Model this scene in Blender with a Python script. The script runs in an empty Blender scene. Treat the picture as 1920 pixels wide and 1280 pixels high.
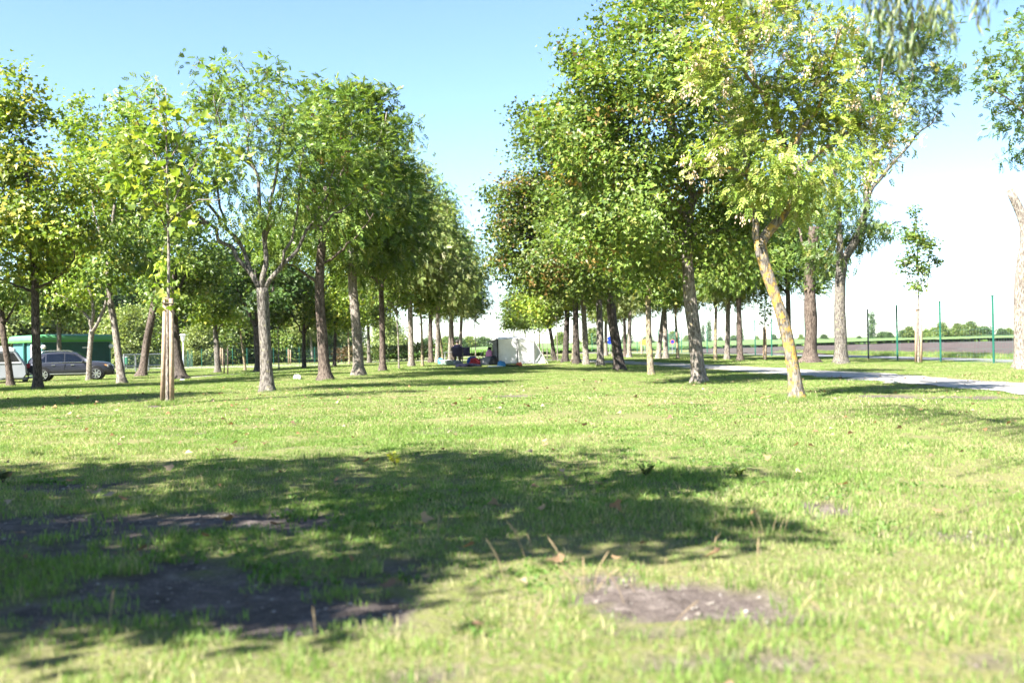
import bpy, math, random
import numpy as np
from mathutils import Vector, Matrix

# ------------------------------------------------------------------ camera, sky, sun, exposure
S = bpy.context.scene
COL = S.collection
PI = math.pi
F = 35.0 / 36.0 * 1920.0            # focal length in pixels of the 1920 px wide photograph
EYE = np.array([0.0, 0.0, 0.95])
PITCH, ROLL = 9.0 / F, math.radians(1.1)
FWD = np.array([0, math.cos(PITCH), math.sin(PITCH)])
U0 = np.array([0, -math.sin(PITCH), math.cos(PITCH)])
R0 = np.array([1.0, 0, 0])
RGT = math.cos(ROLL) * R0 - math.sin(ROLL) * U0
UPV = math.cos(ROLL) * U0 + math.sin(ROLL) * R0
cd = bpy.data.cameras.new("camera")
cam = bpy.data.objects.new("camera", cd)
COL.objects.link(cam)
cd.lens, cd.sensor_width = 35.0, 36.0
cd.clip_start, cd.clip_end = 0.05, 6000
cd.dof.use_dof = True
cd.dof.focus_distance = 19.0
cd.dof.aperture_fstop = 2.0
cam.matrix_world = Matrix(((RGT[0], UPV[0], -FWD[0], EYE[0]), (RGT[1], UPV[1], -FWD[1], EYE[1]),
                           (RGT[2], UPV[2], -FWD[2], EYE[2]), (0, 0, 0, 1)))
S.camera = cam

SUN_EL = math.radians(47)
SUN_AZ = math.radians(226)           # clockwise from +Y: behind the camera, to its left
SUN_DIR = np.array([math.sin(SUN_AZ) * math.cos(SUN_EL), math.cos(SUN_AZ) * math.cos(SUN_EL), math.sin(SUN_EL)])
wd = bpy.data.worlds.new("World")
S.world = wd
wd.use_nodes = True
nt = wd.node_tree
sky = nt.nodes.new("ShaderNodeTexSky")
sky.sky_type = 'NISHITA'
sky.sun_disc = False
sky.sun_elevation, sky.sun_rotation = SUN_EL, SUN_AZ
sky.air_density, sky.dust_density, sky.ozone_density = 0.9, 0.2, 4.0
bg = nt.nodes["Background"]
bg.inputs[1].default_value = 0.055
nt.links.new(sky.outputs[0], bg.inputs[0])
sl = bpy.data.lights.new("sun", 'SUN')
sl.energy, sl.angle, sl.color = 5.0, math.radians(0.53), (1.0, 0.96, 0.90)
so = bpy.data.objects.new("sun", sl)
COL.objects.link(so)
so.location = (-20, -20, 40)
so.rotation_euler = Vector(SUN_DIR).to_track_quat('Z', 'Y').to_euler()
S.view_settings.view_transform = 'Standard'
S.view_settings.look = 'None'
S.view_settings.exposure = 2.65
S.view_settings.gamma = 1.0
S.cycles.max_bounces = 8
S.cycles.diffuse_bounces = 3
S.cycles.glossy_bounces = 3
S.cycles.transmission_bounces = 4
S.cycles.transparent_max_bounces = 8
S.cycles.sample_clamp_indirect = 6.0

rng = np.random.default_rng(11)
random.seed(11)


# ------------------------------------------------------------------ small maths
def sm(t):
    t = np.clip(t, 0, 1)
    return t * t * (3 - 2 * t)


def vnoise(x, y, seed=0):
    x = np.asarray(x, float); y = np.asarray(y, float)
    xi, yi = np.floor(x).astype(np.int64), np.floor(y).astype(np.int64)
    fx, fy = x - xi, y - yi
    fx, fy = fx * fx * (3 - 2 * fx), fy * fy * (3 - 2 * fy)

    def h(a, b):
        n = (a * 374761393 + b * 668265263 + seed * 974711) & 0x7fffffff
        n = ((n ^ (n >> 13)) * 1274126177) & 0x7fffffff
        return ((n ^ (n >> 16)) & 0xffff) / 65535.0
    return ((h(xi, yi) * (1 - fx) + h(xi + 1, yi) * fx) * (1 - fy) + (h(xi, yi + 1) * (1 - fx) + h(xi + 1, yi + 1) * fx) * fy)


def fbm(x, y, seed=0, o=3):
    s, a, t = 0, 0.5, 0
    for k in range(o):
        s = s + a * vnoise(np.asarray(x) * 2 ** k, np.asarray(y) * 2 ** k, seed + k)
        t += a; a *= 0.5
    return s / t


def H(x, y):
    """height of the ground"""
    x = np.asarray(x, float); y = np.asarray(y, float)
    z = -0.34 * sm((-x - 6) / 14) * sm((y - 22) / 24)
    near = 1 - sm((y - 11) / 5)
    return z + near * (0.05 * (fbm(x * 0.55, y * 0.55, 3) - 0.5) + 0.035 * (fbm(x * 2.3, y * 2.3, 7) - 0.5))


def ray(px, py):
    return FWD + (px - 960) / F * RGT + (640 - py) / F * UPV


def PX(px, py, d):
    return EYE + ray(px, py) * d


def at(px, py):
    """the point of the ground seen at a pixel of the photograph"""
    r = ray(px, py)
    z = 0.0
    p = EYE
    for _ in range(12):
        t = (z - EYE[2]) / r[2]
        p = EYE + r * t
        z = float(H(p[0], p[1]))
    return np.array([p[0], p[1], z])


# ------------------------------------------------------------------ materials
def mat(name, col=(0.5, 0.5, 0.5), rough=0.7, metal=0.0, spec=0.4, noise=None, bump=0.0, nscale=8.0, emit=None):
    k = 0.35 if max(col) < 0.05 else 0.62 if max(col) < 0.6 else 0.9
    col = tuple(c * k for c in col)
    noise = tuple(c * k for c in noise) if noise else None
    m = bpy.data.materials.new(name)
    m.use_nodes = True
    n = m.node_tree
    b = n.nodes["Principled BSDF"]
    b.inputs["Base Color"].default_value = (*col, 1)
    b.inputs["Roughness"].default_value = rough
    b.inputs["Metallic"].default_value = metal
    b.inputs["Specular IOR Level"].default_value = 0.04 if ('cloth' in name or 'canvas' in name) else spec
    if noise or bump:
        tc = n.nodes.new("ShaderNodeTexCoord")
        nz = n.nodes.new("ShaderNodeTexNoise")
        nz.inputs["Scale"].default_value = nscale
        nz.inputs["Detail"].default_value = 5
        n.links.new(tc.outputs["Object"], nz.inputs["Vector"])
        if noise:
            cr = n.nodes.new("ShaderNodeValToRGB")
            cr.color_ramp.elements[0].position, cr.color_ramp.elements[1].position = 0.35, 0.66
            cr.color_ramp.elements[0].color = (*col, 1)
            cr.color_ramp.elements[1].color = (*noise, 1)
            n.links.new(nz.outputs["Fac"], cr.inputs[0])
            n.links.new(cr.outputs[0], b.inputs["Base Color"])
        if bump:
            bp = n.nodes.new("ShaderNodeBump")
            bp.inputs["Strength"].default_value = bump
            bp.inputs["Distance"].default_value = 0.03
            n.links.new(nz.outputs["Fac"], bp.inputs["Height"])
            n.links.new(bp.outputs[0], b.inputs["Normal"])
    return m


def leaf_material(name, trans=0.4, rough=0.45, spec=0.35, warm=(1.25, 1.25, 0.6)):
    """leaf: colour of each leaf from its own attribute, half of the light let through"""
    m = bpy.data.materials.new(name)
    m.use_nodes = True
    n = m.node_tree
    b = n.nodes["Principled BSDF"]
    out = n.nodes["Material Output"]
    a = n.nodes.new("ShaderNodeAttribute")
    a.attribute_name = "tint"
    oi = n.nodes.new("ShaderNodeObjectInfo")
    hs = n.nodes.new("ShaderNodeHueSaturation")
    mr = n.nodes.new("ShaderNodeMapRange")
    mr.inputs["To Min"].default_value, mr.inputs["To Max"].default_value = 0.62, 0.92
    n.links.new(oi.outputs["Random"], mr.inputs["Value"])
    n.links.new(mr.outputs[0], hs.inputs["Value"])
    n.links.new(a.outputs["Color"], hs.inputs["Color"])
    b.inputs["Roughness"].default_value = rough
    b.inputs["Specular IOR Level"].default_value = spec
    n.links.new(hs.outputs[0], b.inputs["Base Color"])
    tr = n.nodes.new("ShaderNodeBsdfTranslucent")
    mx = n.nodes.new("ShaderNodeMix")
    mx.data_type = 'RGBA'
    mx.blend_type = 'MULTIPLY'
    mx.inputs["Factor"].default_value = 1.0
    n.links.new(hs.outputs[0], mx.inputs["A"])
    mx.inputs["B"].default_value = (*warm, 1)
    n.links.new(mx.outputs["Result"], tr.inputs["Color"])
    ms = n.nodes.new("ShaderNodeMixShader")
    ms.inputs[0].default_value = trans
    n.links.new(b.outputs[0], ms.inputs[1])
    n.links.new(tr.outputs[0], ms.inputs[2])
    n.links.new(ms.outputs[0], out.inputs["Surface"])
    return m


def bark_material(name, dark, light, lichen=None, lichen_amount=0.5, vscale=1.0):
    dark, light = tuple(c * .50 for c in dark), tuple(c * .60 for c in light)
    lichen = tuple(c * .72 for c in lichen) if lichen else None
    m = bpy.data.materials.new(name)
    m.use_nodes = True
    n = m.node_tree
    b = n.nodes["Principled BSDF"]
    b.inputs["Roughness"].default_value = 0.9
    b.inputs["Specular IOR Level"].default_value = 0.2
    tc = n.nodes.new("ShaderNodeTexCoord")
    mp = n.nodes.new("ShaderNodeMapping")
    mp.inputs["Scale"].default_value = (19 * vscale, 19 * vscale, 5.5 * vscale)
    n.links.new(tc.outputs["Object"], mp.inputs[0])
    nz = n.nodes.new("ShaderNodeTexNoise")
    nz.inputs["Scale"].default_value = 1.6
    nz.inputs["Detail"].default_value = 7
    nz.inputs["Roughness"].default_value = 0.65
    n.links.new(mp.outputs[0], nz.inputs["Vector"])
    cr = n.nodes.new("ShaderNodeValToRGB")
    cr.color_ramp.elements[0].position, cr.color_ramp.elements[1].position = 0.42, 0.58
    cr.color_ramp.elements[0].color, cr.color_ramp.elements[1].color = (*dark, 1), (*light, 1)
    n.links.new(nz.outputs["Fac"], cr.inputs[0])
    last = cr.outputs[0]
    if lichen:
        n2 = n.nodes.new("ShaderNodeTexNoise")
        n2.inputs["Scale"].default_value = 7.0
        n2.inputs["Detail"].default_value = 9
        n2.inputs["Roughness"].default_value = 0.72
        n.links.new(tc.outputs["Object"], n2.inputs["Vector"])
        c2 = n.nodes.new("ShaderNodeValToRGB")
        c2.color_ramp.elements[0].position = 0.60 - 0.28 * lichen_amount
        c2.color_ramp.elements[1].position = 0.69 - 0.28 * lichen_amount
        n.links.new(n2.outputs["Fac"], c2.inputs[0])
        mx = n.nodes.new("ShaderNodeMix")
        mx.data_type = 'RGBA'
        n.links.new(c2.outputs[0], mx.inputs["Factor"])
        n.links.new(last, mx.inputs["A"])
        mx.inputs["B"].default_value = (*lichen, 1)
        last = mx.outputs["Result"]
    n.links.new(last, b.inputs["Base Color"])
    bp = n.nodes.new("ShaderNodeBump")
    bp.inputs["Strength"].default_value = 1.0
    bp.inputs["Distance"].default_value = 0.035
    n.links.new(nz.outputs["Fac"], bp.inputs["Height"])
    n.links.new(bp.outputs[0], b.inputs["Normal"])
    return m


M = {}
M['leaf'] = leaf_material("leaf")
M['grass'] = leaf_material("grass_blade", trans=0.45, rough=0.55, spec=0.25, warm=(1.15, 1.2, 0.6))
M['dry'] = leaf_material("dry_leaf", trans=0.25, rough=0.8, spec=0.1, warm=(1.1, 1.0, 0.8))
M['bark_grey'] = bark_material("bark_grey", (0.10, 0.085, 0.07), (0.30, 0.27, 0.23), (0.33, 0.30, 0.15), 0.08)
M['bark_pale'] = bark_material("bark_pale", (0.17, 0.14, 0.115), (0.42, 0.37, 0.31), (0.40, 0.33, 0.15), 0.05)
M['bark_dark'] = bark_material("bark_dark", (0.045, 0.036, 0.030), (0.14, 0.115, 0.095))
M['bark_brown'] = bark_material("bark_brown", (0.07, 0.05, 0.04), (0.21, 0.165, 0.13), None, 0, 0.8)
M['bark_lichen'] = bark_material("bark_lichen", (0.14, 0.12, 0.095), (0.34, 0.30, 0.25), (0.50, 0.32, 0.07), 0.38)
M['bark_ochre'] = bark_material("bark_ochre", (0.16, 0.13, 0.09), (0.40, 0.34, 0.25), (0.40, 0.32, 0.14), 0.36)
M['stake'] = mat("stake_wood", (0.40, 0.27, 0.17), 0.8, noise=(0.52, 0.38, 0.26), bump=0.3, nscale=14)
M['strap'] = mat("tie_strap", (0.10, 0.08, 0.05), 0.9, noise=(0.16, 0.13, 0.09))
M['post_green'] = mat("post_green", (0.012, 0.13, 0.085), 0.4, noise=(0.02, 0.17, 0.11), nscale=3)
M['post_dark'] = mat("post_dark", (0.012, 0.018, 0.018), 0.4, noise=(0.02, 0.03, 0.03), nscale=3)
M['wire'] = mat("fence_wire", (0.10, 0.2, 0.17), 0.5, noise=(0.14, 0.25, 0.22))
M['galv'] = mat("galvanised_steel", (0.45, 0.47, 0.48), 0.4, 0.6, noise=(0.55, 0.57, 0.58), nscale=5)
M['white'] = mat("white_paint", (0.78, 0.79, 0.79), 0.5, noise=(0.70, 0.71, 0.71), nscale=3)
M['cloth_white'] = mat("white_cloth", (0.78, 0.76, 0.74), 0.9, noise=(0.70, 0.68, 0.66), nscale=5, bump=0.4)
M['cloth_grey'] = mat("grey_tent_cloth", (0.30, 0.29, 0.29), 0.9, noise=(0.38, 0.37, 0.36), nscale=5, bump=0.4)
M['cloth_navy'] = mat("navy_canvas", (0.012, 0.013, 0.030), 0.85, noise=(0.02, 0.022, 0.045), nscale=9)
M['black'] = mat("black_plastic", (0.015, 0.015, 0.016), 0.5, noise=(0.025, 0.025, 0.026), nscale=9)
M['blue_cloth'] = mat("blue_cloth", (0.03, 0.09, 0.30), 0.8, noise=(0.05, 0.14, 0.42), nscale=9)
M['cyan'] = mat("cyan_plastic", (0.04, 0.25, 0.55), 0.5, noise=(0.06, 0.32, 0.62), nscale=9)
M['red_cloth'] = mat("red_cloth", (0.42, 0.03, 0.04), 0.8, noise=(0.5, 0.08, 0.09), nscale=12)
M['pink_cloth'] = mat("pink_cloth", (0.75, 0.22, 0.42), 0.9, noise=(0.82, 0.4, 0.55), nscale=9)
M['orange'] = mat("orange_plastic", (0.6, 0.14, 0.04), 0.6, noise=(0.5, 0.1, 0.04), nscale=8)
M['grey_plastic'] = mat("grey_plastic", (0.2, 0.21, 0.22), 0.6, noise=(0.26, 0.27, 0.28), nscale=9)
M['skin'] = mat("skin", (0.50, 0.30, 0.21), 0.6, noise=(0.55, 0.34, 0.25), nscale=10)
M['hair'] = mat("dark_hair", (0.02, 0.014, 0.01), 0.7, noise=(0.035, 0.024, 0.016), nscale=40)
M['carpaint'] = mat("car_paint_grey", (0.062, 0.066, 0.088), 0.25, 0.5, 0.5, noise=(0.07, 0.074, 0.096), nscale=3)
M['glass_dark'] = mat("dark_glass", (0.008, 0.010, 0.016), 0.06, 0.0, 0.7, noise=(0.012, 0.015, 0.022), nscale=2)
M['tyre'] = mat("tyre_rubber", (0.014, 0.014, 0.015), 0.85, noise=(0.025, 0.025, 0.025), nscale=20)
M['chrome'] = mat("chrome", (0.6, 0.61, 0.63), 0.2, 0.9, noise=(0.66, 0.67, 0.69), nscale=3)
M['taillight'] = mat("tail_light", (0.45, 0.02, 0.03), 0.25, noise=(0.5, 0.05, 0.06), nscale=6)
M['headlight'] = mat("head_light_lens", (0.7, 0.71, 0.73), 0.12, noise=(0.6, 0.61, 0.63), nscale=6)
M['amber'] = mat("amber_lens", (0.7, 0.28, 0.06), 0.25, noise=(0.75, 0.33, 0.1), nscale=6)
M['caravan'] = mat("caravan_silver", (0.40, 0.42, 0.45), 0.45, 0.2, noise=(0.46, 0.48, 0.51), nscale=2)
M['hut_wall'] = mat("hut_wall_teal", (0.10, 0.30, 0.29), 0.7, noise=(0.12, 0.34, 0.33), nscale=3)
M['hut_trim_and_shade'] = mat("hut_trim_and_shade_green", (0.015, 0.10, 0.08), 0.6, noise=(0.02, 0.12, 0.1), nscale=4)
M['hut_roof'] = mat("hut_roof_green", (0.13, 0.42, 0.18), 0.5, noise=(0.15, 0.46, 0.2), nscale=2)
M['hut_edge'] = mat("hut_edge_green", (0.10, 0.42, 0.06), 0.5, noise=(0.12, 0.46, 0.08), nscale=2)
M['bin_green'] = mat("bin_green", (0.03, 0.20, 0.10), 0.45, noise=(0.04, 0.24, 0.13), nscale=4)
M['stone'] = mat("pale_stone", (0.42, 0.40, 0.37), 0.9, noise=(0.6, 0.58, 0.55), nscale=6, bump=0.5)
M['sign_blue'] = mat("sign_blue", (0.012, 0.04, 0.35), 0.4, noise=(0.015, 0.05, 0.4), nscale=4)
M['sign_yellow'] = mat("sign_yellow", (0.80, 0.55, 0.03), 0.4, noise=(0.82, 0.6, 0.05), nscale=4)
M['sign_red'] = mat("sign_red", (0.62, 0.12, 0.04), 0.4, noise=(0.66, 0.16, 0.05), nscale=4)
M['cut_wood'] = mat("cut_wood", (0.45, 0.33, 0.25), 0.9, noise=(0.55, 0.42, 0.33), nscale=12)


# ------------------------------------------------------------------ object helpers
def tag(o, label=None, cat=None, group=None, kind=None):
    for k, v in (('label', label), ('category', cat), ('group', group), ('kind', kind)):
        if v:
            o[k] = v
    return o


def thing(name, label, cat, loc=(0, 0, 0), rz=0.0, group=None):
    o = bpy.data.objects.new(name, None)
    o.empty_display_size = 0.2
    COL.objects.link(o)
    o.location = tuple(float(v) for v in loc)
    o.rotation_euler = (0, 0, rz)
    return tag(o, label, cat, group)


def link(name, me, m, parent=None, smooth=False):
    o = bpy.data.objects.new(name, me)
    COL.objects.link(o)
    if m is not None and not me.materials:
        me.materials.append(m)
    if parent is not None:
        o.parent = parent
    if smooth:
        me.polygons.foreach_set("use_smooth", np.ones(len(me.polygons), bool))
    return o


def copy_tree(root, loc, rz, scale=1.0, tilt=(0, 0), label=None, group=None):
    r = root.copy()
    COL.objects.link(r)
    r.location = tuple(float(v) for v in loc)
    r.rotation_euler = (tilt[0], tilt[1], rz)
    r.scale = (scale, scale, scale) if np.isscalar(scale) else scale
    if label:
        r['label'] = label
    if group:
        r['group'] = group
    for ch in KIDS[root.name]:
        c = ch.copy()
        COL.objects.link(c)
        c.parent = r
    return r


KIDS = {}


class MB:
    """collects boxes, tubes, discs and sheets into one mesh"""
    def __init__(self):
        self.v, self.f = [], []

    def add(self, vs, fs):
        o = len(self.v)
        self.v += [tuple(float(c) for c in v) for v in vs]
        self.f += [tuple(i + o for i in f) for f in fs]
        return self

    def box(self, c, s, rz=0.0, taper=1.0, bev=0.0):
        hx, hy, hz = s[0] / 2, s[1] / 2, s[2] / 2
        ca, sa = math.cos(rz), math.sin(rz)
        b = min(bev, hx * 0.9, hy * 0.9, hz * 0.9)
        rings = [(-hz, 1.0, -b), (-hz + b, 1.0, 0), (hz - b, taper, 0), (hz, taper, -b)] if b > 0 else [(-hz, 1.0, 0), (hz, taper, 0)]
        vs, fs = [], []
        for z, k, ins in rings:
            x, y = hx * k + ins, hy * k + ins
            if b > 0:
                pts = [(-x, -y + b), (-x + b, -y), (x - b, -y), (x, -y + b), (x, y - b), (x - b, y), (-x + b, y), (-x, y - b)]
            else:
                pts = [(-x, -y), (x, -y), (x, y), (-x, y)]
            for px, py in pts:
                vs.append((c[0] + px * ca - py * sa, c[1] + px * sa + py * ca, c[2] + z))
        n = 8 if b > 0 else 4
        for r in range(len(rings) - 1):
            for i in range(n):
                j = (i + 1) % n
                fs.append((r * n + i, r * n + j, (r + 1) * n + j, (r + 1) * n + i))
        fs.append(tuple(range(n - 1, -1, -1)))
        fs.append(tuple((len(rings) - 1) * n + i for i in range(n)))
        return self.add(vs, fs)

    def tube(self, pts, rad, n=8, cap=True):
        pts = [np.array(p, float) for p in pts]
        rad = [rad] * len(pts) if np.isscalar(rad) else list(rad)
        vs, fs = [], []
        ref = None
        for k, p in enumerate(pts):
            t = pts[min(k + 1, len(pts) - 1)] - pts[max(k - 1, 0)]
            t = t / (np.linalg.norm(t) + 1e-9)
            if ref is None:
                ref = np.cross(t, (0.31, 0.95, 0.05) if abs(t[2]) > 0.5 else (0, 0, 1))
            a = ref - t * np.dot(ref, t)
            a = a / (np.linalg.norm(a) + 1e-9)
            ref = a
            b = np.cross(t, a)
            for i in range(n):
                w = 2 * PI * i / n
                vs.append(p + rad[k] * (math.cos(w) * a + math.sin(w) * b))
        for k in range(len(pts) - 1):
            for i in range(n):
                j = (i + 1) % n
                fs.append((k * n + i, k * n + j, (k + 1) * n + j, (k + 1) * n + i))
        if cap:
            fs.append(tuple(range(n - 1, -1, -1)))
            fs.append(tuple((len(pts) - 1) * n + i for i in range(n)))
        return self.add(vs, fs)

    def lathe(self, c, prof, n=20):
        vs, fs = [], []
        for r, z in prof:
            for i in range(n):
                w = 2 * PI * i / n
                vs.append((c[0] + r * math.cos(w), c[1] + r * math.sin(w), c[2] + z))
        for k in range(len(prof) - 1):
            for i in range(n):
                j = (i + 1) % n
                fs.append((k * n + i, k * n + j, (k + 1) * n + j, (k + 1) * n + i))
        fs.append(tuple(range(n - 1, -1, -1)))
        fs.append(tuple((len(prof) - 1) * n + i for i in range(n)))
        return self.add(vs, fs)

    def prism(self, poly, a, b, mapf):
        """poly in 2-D, extruded from a to b; mapf(u, v, w) gives the 3-D point"""
        n = len(poly)
        vs = [mapf(u, v, a) for u, v in poly] + [mapf(u, v, b) for u, v in poly]
        fs = [(i, (i + 1) % n, n + (i + 1) % n, n + i) for i in range(n)]
        fs += [tuple(range(n - 1, -1, -1)), tuple(range(n, 2 * n))]
        return self.add(vs, fs)

    def build(self, name, m, parent=None, smooth=False):
        me = bpy.data.meshes.new(name)
        me.from_pydata(self.v, [], self.f)
        me.validate()
        o = link(name, me, m, parent, smooth)
        return o


def tri_mesh(name, V, T, C=None):
    me = bpy.data.meshes.new(name)
    V = np.asarray(V, np.float32); T = np.asarray(T, np.int32)
    k = T.shape[1]
    me.vertices.add(len(V))
    me.vertices.foreach_set("co", V.ravel())
    me.loops.add(T.size)
    me.loops.foreach_set("vertex_index", T.ravel())
    me.polygons.add(len(T))
    me.polygons.foreach_set("loop_start", np.arange(0, T.size, k, dtype=np.int32))
    me.polygons.foreach_set("loop_total", np.full(len(T), k, np.int32))
    if C is not None:
        a = me.color_attributes.new("tint", 'FLOAT_COLOR', 'POINT')
        a.data.foreach_set("color", np.hstack([C, np.ones((len(C), 1))]).astype(np.float32).ravel())
    me.update(calc_edges=True)
    return me


# ------------------------------------------------------------------ the ground
PATCH = []


def patch(cx, cy, rx, ry, k=1.0):
    c, a, b = at(cx, cy), at(cx, cy - ry), at(cx, cy + ry)
    PATCH.append((c[0], (a[1] + b[1]) / 2, rx * c[1] / F, (a[1] - b[1]) / 2, k))


for p in ((90, 912, 130, 11), (330, 987, 330, 26), (30, 990, 150, 30), (300, 1120, 380, 66), (560, 1155, 240, 50), (60, 1160, 200, 40),
          (1330, 1132, 240, 46), (1170, 1108, 110, 22), (1450, 1152, 150, 30, .75), (1230, 1180, 120, 22, .6), (1545, 957, 60, 16), (830, 808, 120, 9, .55), (1440, 1232, 160, 26, .7), (1290, 1240, 120, 24, .6),
          (1850, 1003, 100, 14, .7), (780, 1262, 130, 22, .7), (948, 743, 50, 3, .9), (1660, 743, 60, 5), (1830, 746, 90, 5), (312, 757, 45, 5),
          (1480, 752, 40, 4, .7), (640, 905, 60, 10, .6), (1890, 1240, 90, 24, .6), (1130, 1080, 70, 12), (500, 835, 70, 6, .4), (1320, 880, 60, 7, .5),
          (150, 1030, 180, 20, .8), (1640, 1010, 50, 10, .4), (350, 812, 120, 6, .5), (700, 1000, 90, 16, .5), (760, 1060, 120, 18, .6)):
    patch(*p)


def bare(x, y):
    x = np.asarray(x, float); y = np.asarray(y, float)
    w = np.zeros_like(x)
    n = fbm(x * 1.9 + 31, y * 1.9, 21, 3) - 0.5
    n2 = fbm(x * 7.1, y * 7.1 + 9, 41, 2) - 0.5
    for cx, cy, rx, ry, k in PATCH:
        d = np.sqrt(((x - cx) / rx) ** 2 + ((y - cy) / ry) ** 2)
        w = np.maximum(w, k * sm((1.12 - d + 1.1 * n + 1.0 * n2) / 0.45))
    return w


def axis_steps(lo, hi, fine, step, grow, far):
    a = list(np.arange(lo, hi, step))
    s = step
    while a[-1] < far[1]:
        s *= grow; a.append(a[-1] + s)
    s = step
    while a[0] > far[0]:
        s *= grow; a.insert(0, a[0] - s)
    return np.array(a)


gx = axis_steps(-6.5, 6.5, 0, 0.08, 1.06, (-2500, 2500))
gy = axis_steps(2.0, 13.0, 0, 0.07, 1.035, (-60, 4500))
GX, GY = np.meshgrid(gx, gy)
gb = bare(GX, GY) * (GY < 30)
GZ = H(GX, GY) - 0.018 * gb
nx, ny = len(gx), len(gy)
I = np.arange(nx * ny).reshape(ny, nx)
T = np.stack([I[:-1, :-1], I[:-1, 1:], I[1:, 1:], I[1:, :-1]], -1).reshape(-1, 4)
gm = tri_mesh("ground", np.stack([GX, GY, GZ], -1).reshape(-1, 3), T, np.stack([gb, gb, gb], -1).reshape(-1, 3))

gmat = bpy.data.materials.new("lawn_soil")
gmat.use_nodes = True
n = gmat.node_tree
b = n.nodes["Principled BSDF"]
b.inputs["Roughness"].default_value = 0.95
b.inputs["Specular IOR Level"].default_value = 0.1
tc = n.nodes.new("ShaderNodeTexCoord")


def nz(scale, detail=6, rough=0.6):
    t = n.nodes.new("ShaderNodeTexNoise")
    t.inputs["Scale"].default_value, t.inputs["Detail"].default_value, t.inputs["Roughness"].default_value = scale, detail, rough
    n.links.new(tc.outputs["Object"], t.inputs["Vector"])
    return t.outputs["Fac"]


def ramp(src, stops):
    r = n.nodes.new("ShaderNodeValToRGB")
    e = r.color_ramp.elements
    while len(e) < len(stops):
        e.new(0.5)
    for i, (p, c) in enumerate(stops):
        e[i].position, e[i].color = p, (*(tuple(q * 0.6 for q in c) if max(c) < 1 else c), 1)
    n.links.new(src, r.inputs[0])
    return r.outputs[0]


def mixc(f, a, c, mode='MIX'):
    x = n.nodes.new("ShaderNodeMix")
    x.data_type, x.blend_type = 'RGBA', mode
    n.links.new(f, x.inputs["Factor"]) if not np.isscalar(f) else x.inputs["Factor"].__setattr__('default_value', f)
    n.links.new(a, x.inputs["A"]); n.links.new(c, x.inputs["B"])
    return x.outputs["Result"]


soil = ramp(nz(9.0), [(0.3, (0.080, 0.063, 0.053)), (0.55, (0.155, 0.125, 0.108)), (0.72, (0.27, 0.225, 0.195))])
soil = mixc(ramp(nz(70.0, 3), [(0.60, (0, 0, 0)), (0.70, (1, 1, 1))]), soil, ramp(nz(30.0), [(0.3, (0.30, 0.25, 0.22)), (0.7, (0.46, 0.40, 0.35))]))
turf = ramp(nz(0.35, 7), [(0.30, (0.14, 0.18, 0.045)), (0.5, (0.20, 0.22, 0.065)), (0.68, (0.29, 0.26, 0.11))])
turf = mixc(ramp(nz(26.0), [(0.42, (0, 0, 0)), (0.62, (1, 1, 1))]), turf, ramp(nz(50.0), [(0.3, (0.08, 0.09, 0.03)), (0.7, (0.36, 0.31, 0.18))]))
va = n.nodes.new("ShaderNodeAttribute")
va.attribute_name = "tint"
n.links.new(mixc(va.outputs["Color"], turf, soil), b.inputs["Base Color"])
bp = n.nodes.new("ShaderNodeBump")
bp.inputs["Strength"].default_value, bp.inputs["Distance"].default_value = 0.9, 0.03
n.links.new(nz(38.0), bp.inputs["Height"])
n.links.new(bp.outputs[0], b.inputs["Normal"])
ground = tag(link("ground", gm, gmat, smooth=True), kind="structure")


def strip(name, pts, width, m, dz, n=120, edge=0.25, seed=1):
    """a path laid on the ground along a curve, with an uneven edge"""
    pts = np.array(pts, float)
    s = np.concatenate([[0], np.cumsum(np.linalg.norm(np.diff(pts, axis=0), axis=1))])
    t = np.linspace(0, s[-1], n)
    # smooth the polyline
    cx, cy = np.interp(t, s, pts[:, 0]), np.interp(t, s, pts[:, 1])
    for _ in range(6):
        cx[1:-1] = (cx[:-2] + 2 * cx[1:-1] + cx[2:]) / 4
        cy[1:-1] = (cy[:-2] + 2 * cy[1:-1] + cy[2:]) / 4
    tx, ty = np.gradient(cx), np.gradient(cy)
    l = np.hypot(tx, ty); nxn, nyn = -ty / l, tx / l
    V = []
    K = 7
    for k in range(K):
        o = (k / (K - 1) - 0.5) * width
        if k in (0, K - 1):
            o = o + edge * (fbm(t * 0.9, t * 0 + k, seed) - 0.5) * 2
        x, y = cx + nxn * o, cy + nyn * o
        V.append(np.stack([x, y, H(x, y) + dz], -1))
    V = np.stack(V, 1)
    J = np.arange(n * K).reshape(n, K)
    T = np.stack([J[:-1, :-1], J[:-1, 1:], J[1:, 1:], J[1:, :-1]], -1).reshape(-1, 4)
    return tag(link(name, tri_mesh(name, V.reshape(-1, 3), T), m), kind="structure"), np.stack([cx, cy], -1)


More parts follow.
